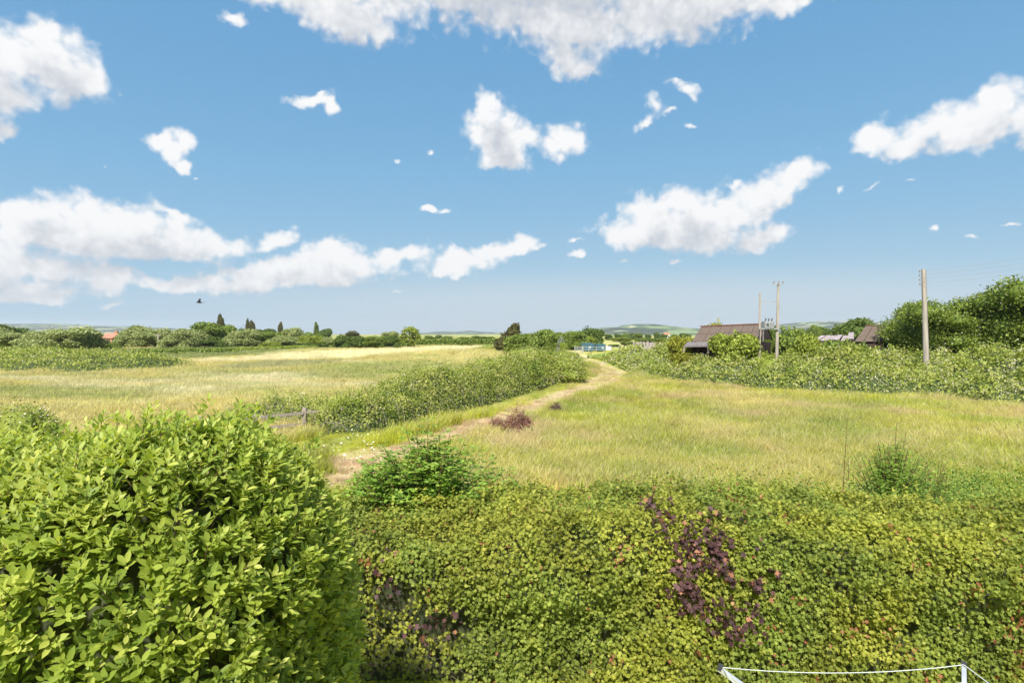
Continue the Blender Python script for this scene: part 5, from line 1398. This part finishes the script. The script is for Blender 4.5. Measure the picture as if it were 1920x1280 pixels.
for (px, py) in DP:
    q = G(px, py, .28); o = empty('daisy', (q.x, q.y, .28), rdz.uniform(0, 6)); o.rotation_euler = (rdz.uniform(.1, .6), rdz.uniform(-.3, .3), rdz.uniform(-.5, .5)); sc = rdz.uniform(.6, 1.0); o.scale = (sc, sc, 1)
    tag(o, 'small white daisy in the short grass where the track meets the hedge', 'daisy', 'daisies by the track')
    link('petals', pm, o); link('flower_centre', cm, o); link('stem', sm_, o)

# ------------------------------------------------------------------ containers, rails, boards beyond the track bend
def container(px0, px1, yt, yb, Y, label):
    a, b_ = Wp(px0, yb, Y), Wp(px1, yt, Y); z1 = b_.z; w = b_.x - a.x; z0 = .0
    o = empty('shipping_container', ((a.x + b_.x) / 2, Y, 0), .06); tag(o, label, 'container', 'teal containers')
    mb = MB(); mb.box((0, 3.05, (z1) / 2 + .08), (w / 2, 3.0, z1 / 2 - .08)); body = mb.build('body', M['tealbox'], o)
    mb = MB()
    for s_ in (-1, 1):
        for k in range(14): mb.box((s_ * w / 2, .4 + k * .42, z1 / 2 + .08), (.03, .11, z1 / 2 - .25))
    mb.build('corrugation', M['tealbox'], o)['kind'] = 'stuff'
    for s_ in (-1, 1):
        mb = MB(); mb.box((s_ * w / 4, 0, z1 / 2 + .05), (w / 4 - .05, .04, z1 / 2 - .22)); d_ = mb.build('door', M['teal_dark'], o)
        mb = MB(); mb.tube([(s_ * w * .12, -.07, .3), (s_ * w * .12, -.07, z1 - .2)], .035, 6); mb.build('lock_rod', M['tealbox'], d_)
    mb = MB(); mb.box((w * .1, -.06, z1 * .52), (.16, .012, .22)); mb.build('notice', M['white'], o)
    mb = MB(); mb.box((0, 0, z1 - .06), (w / 2 + .02, .08, .07)); mb.build('header_rail', M['tealbox'], o)
    return o
container(1097, 1113, 643, 657, 148, 'left teal shipping container with a white notice')
container(1120, 1136, 645, 657, 150, 'right teal shipping container beside a pale crate')
q = G(1141, 657); o = empty('pale_crate', (q.x, q.y, 0)); tag(o, 'pale grey crate right beside the second container', 'crate')
mb = MB(); mb.box((0, 0, .6), (.85, .6, .5)); mb.build('box', M['render_white'], o); mb = MB(); mb.box((0, 0, 1.14), (.9, .65, .04)); mb.build('lid', M['white'], o)
# metal rail fence
rf = empty('metal_rail_fence'); tag(rf, 'low grey metal rail fence in front of the teal containers', 'fence')
pts_ = [G(px, py) for px, py in ((1082, 660), (1092, 660), (1104, 660), (1118, 660), (1132, 660), (1146, 660), (1160, 659.5), (1176, 659.5), (1192, 659), (1210, 658.5), (1228, 658))]
for q in pts_: mb = MB(); mb.box((q.x, q.y, .75), (.07, .07, .75)); mb.build('post', M['steel'], rf)
for a, b_ in zip(pts_[:-1], pts_[1:]):
    for z in (.6, 1.25): mb = MB(); mb.bar((a.x, a.y - .1, z), (b_.x, b_.y - .1, z), .09); mb.build('rail', M['steel'], rf)
gt_ = empty('field_gate'); tag(gt_, 'pale metal field gate at the left of the containers', 'gate')
a, b_ = G(1078, 661.5), G(1093, 662)
for q in (a, b_): mb = MB(); mb.box((q.x, q.y, .85), (.10, .1, .85)); mb.build('post', M['steel'], gt_)
for z in (.35, .65, .95, 1.25, 1.55): mb = MB(); mb.bar((a.x, a.y, z), (b_.x, b_.y, z), .07); mb.build('bar', M['steel'], gt_)
# board on posts
bd = empty('board_sign'); tag(bd, 'brown boarded panel on two posts left of the golden shrub', 'board')
Yb = 86
a, b_ = Wp(1231, 641, Yb), Wp(1248, 641, Yb)
for q in (a, b_): mb = MB(); mb.box((q.x, Yb, q.z / 2), (.09, .09, q.z / 2)); mb.build('post', M['black'], bd)
for k in range(5):
    mb = MB(); mb.box(((a.x + b_.x) / 2, Yb - .05, a.z - .15 - k * .24), ((b_.x - a.x) / 2 - .02, .03, .11)); mb.build('plank', M['boardbrown'], bd)
# grey broken boards
rb = empty('rubble_fence'); tag(rb, 'run of broken grey boards and sheets behind the rail fence', 'fence')
rr_ = random.Random(8)
for k in range(15):
    px = 1190 + k * 3.2; Y_ = 132; q = Wp(px, 641 + rr_.uniform(-1.5, 2.5), Y_)
    mb = MB(); mb.box((q.x, Y_ + rr_.uniform(-.5, .5), q.z / 2), (.2, .04, q.z / 2), Matrix.Rotation(rr_.uniform(-.08, .08), 3, 'Y')); mb.build('plank', M['rubble'], rb)

# ------------------------------------------------------------------ far houses
def house(px0, px1, yr, ye, Y, wallm, roofm, label, dep=8, zb=0):
    a, b_ = Wp(px0, ye, Y), Wp(px1, ye, Y); zr = Wp(px0, yr, Y).z; w = b_.x - a.x; cx = (a.x + b_.x) / 2
    o = empty('house', (cx, Y, 0)); tag(o, label, 'house')
    ze = max(a.z, 1.5)
    mb = MB(); mb.box((0, dep / 2, ze / 2), (w / 2, dep / 2, ze / 2)); mb.build('wall', M[wallm], o)
    mb = MB(); h2 = w / 2 + .4
    mb.add([(-h2, -.4, ze + .02), (h2, -.4, ze + .02), (h2, dep / 2, zr), (-h2, dep / 2, zr), (h2, dep + .4, ze + .02), (-h2, dep + .4, ze + .02)], [(0, 1, 2, 3), (3, 2, 4, 5), (0, 3, 5), (1, 4, 2), (5, 4, 1, 0)])
    rf_ = mb.build('roof', M[roofm], o)
    mb = MB(); mb.box((w * .3, dep / 2, zr + .2), (.5, .4, .8)); mb.build('chimney', M['terracotta'], rf_)
    for k in (-1, 1):
        mb = MB(); mb.box((k * w * .22, -.04, ze * .55), (.55, .05, .6)); mb.build('window', M['black'], o)
    return o
house(189, 210, 624, 634, 240, 'terracotta', 'terracotta', 'terracotta roofed house showing in the gap between the willows')
house(212, 224, 630, 634, 270, 'render_white', 'white', 'low white building beside the terracotta house')
house(1246, 1256, 623.5, 627, 520, 'render_white', 'terracotta', 'tiny red roofed house in the fields below the round hill')

# ------------------------------------------------------------------ crow
q = Wp(374, 567, 60)
crow = empty('crow', tuple(q)); tag(crow, 'black crow in flight low over the left field', 'bird')
mb = MB(); mb.tube([(-.28, 0, .0), (-.16, 0, .02), (0, 0, .02), (.14, 0, .0), (.24, 0, -.01)], [.02, .055, .085, .05, .012], 8)
mb.add([(.2, -.02, 0), (.38, -.06, .0), (.40, .06, 0), (.2, .02, 0), (.2, -.02, .012), (.38, -.06, .01), (.40, .06, .01), (.2, .02, .012)], [(0, 1, 2, 3), (7, 6, 5, 4), (0, 4, 5, 1), (1, 5, 6, 2), (2, 6, 7, 3), (3, 7, 4, 0)])
for s_ in (-1, 1):
    W_ = [(-.1, .04 * s_, .03), (.1, .04 * s_, .02), (-.12, .22 * s_, .20), (.08, .24 * s_, .18), (-.02, .46 * s_, .24), (.12, .40 * s_, .22)]
    W2 = [(x_, y_, z_ + .015) for x_, y_, z_ in W_]
    mb.add(W_ + W2, [(0, 2, 3, 1), (2, 4, 5, 3), (6, 7, 9, 8), (8, 9, 11, 10), (0, 6, 8, 2), (2, 8, 10, 4), (1, 3, 9, 7), (3, 5, 11, 9), (4, 10, 11, 5)])
mb.build('body', M['crow'], crow); crow.rotation_euler = (.3, 0, .4); crow.scale = (1.15, 1.15, 1.15)

# ------------------------------------------------------------------ rotary clothes line just below the window
Lt, Rt = Vector((1.47, 4.00, 2.245)), Vector((3.40, 4.25, 2.118))
Cc = Vector((2.56, 3.16, 1.72)); L2, R2 = Vector((3.65, 2.32, 2.1)), Vector((1.72, 2.07, 2.2))
rc_ = empty('rotary_clothes_line', (Cc.x, Cc.y, 0)); tag(rc_, 'metal rotary clothes line with white cords in front of the hedge', 'clothes line')
o3 = Vector((Cc.x, Cc.y, 0))
mb = MB(); mb.tube([(0, 0, 0), (0, 0, 1.0), (0, 0, 1.95)], .024, 12); mb.build('pole', M['alu'], rc_)
mb = MB(); mb.tube([(0, 0, 1.64), (0, 0, 1.70), (0, 0, 1.78), (0, 0, 1.82)], [.05, .065, .065, .04], 12); mb.build('hub', M['black'], rc_)
tips = [Lt, Rt, L2, R2]
for tpv in tips:
    d = (tpv - Cc).normalized(); side = d.cross(Vector((0, 0, 1))).normalized(); upv = side.cross(d)
    mb = MB(); a, b_ = Cc - o3, tpv - o3
    mb.bar(a, b_, .026, .004, up=tuple(upv)); 
    for s_ in (-1, 1): mb.bar(a + side * (.013 * s_) - upv * .014, b_ + side * (.013 * s_) - upv * .014, .003, .028, up=tuple(upv))
    arm = mb.build('arm', M['alu'], rc_)
    mb = MB(); mb.bar(b_ - d * .02, b_ + d * .012, .032, .036, up=tuple(upv)); mb.build('end_cap', M['black'], arm)
    mb = MB(); m_ = a.lerp(b_, .45); mb.bar((0, 0, 1.25), m_ - upv * .03, .012, .02); mb.build('strut', M['alu'], rc_)
order = [0, 1, 2, 3]
for lev, fr2 in enumerate((.985, .86, .73, .6, .47)):
    for i in range(4):
        a = (Cc.lerp(tips[order[i]], fr2)) - o3; b_ = (Cc.lerp(tips[order[(i + 1) % 4]], fr2)) - o3; a = a + Vector((0, 0, .012)); b_ = b_ + Vector((0, 0, .012))
        pts = []
        for k in range(13):
            t = k / 12; p_ = a.lerp(b_, t); p_.z -= .05 * 4 * t * (1 - t); pts.append(p_)
        mb = MB(); mb.tube(pts, .0034, 5); mb.build('cord', M['line'], rc_)

# ------------------------------------------------------------------ air
hz, nt, out = base_mat('haze')
pv = nt.nodes.new('ShaderNodeVolumePrincipled'); pv.inputs['Color'].default_value = (.95, .965, .98, 1)
pv.inputs['Density'].default_value = 1.0e-4; pv.inputs['Anisotropy'].default_value = .2
nt.links.new(pv.outputs[0], out.inputs['Volume'])
mb = MB(); mb.box((0, 0, 99), (9800, 9800, 107)); hb = mb.build('haze', hz); hb['kind'] = 'stuff'
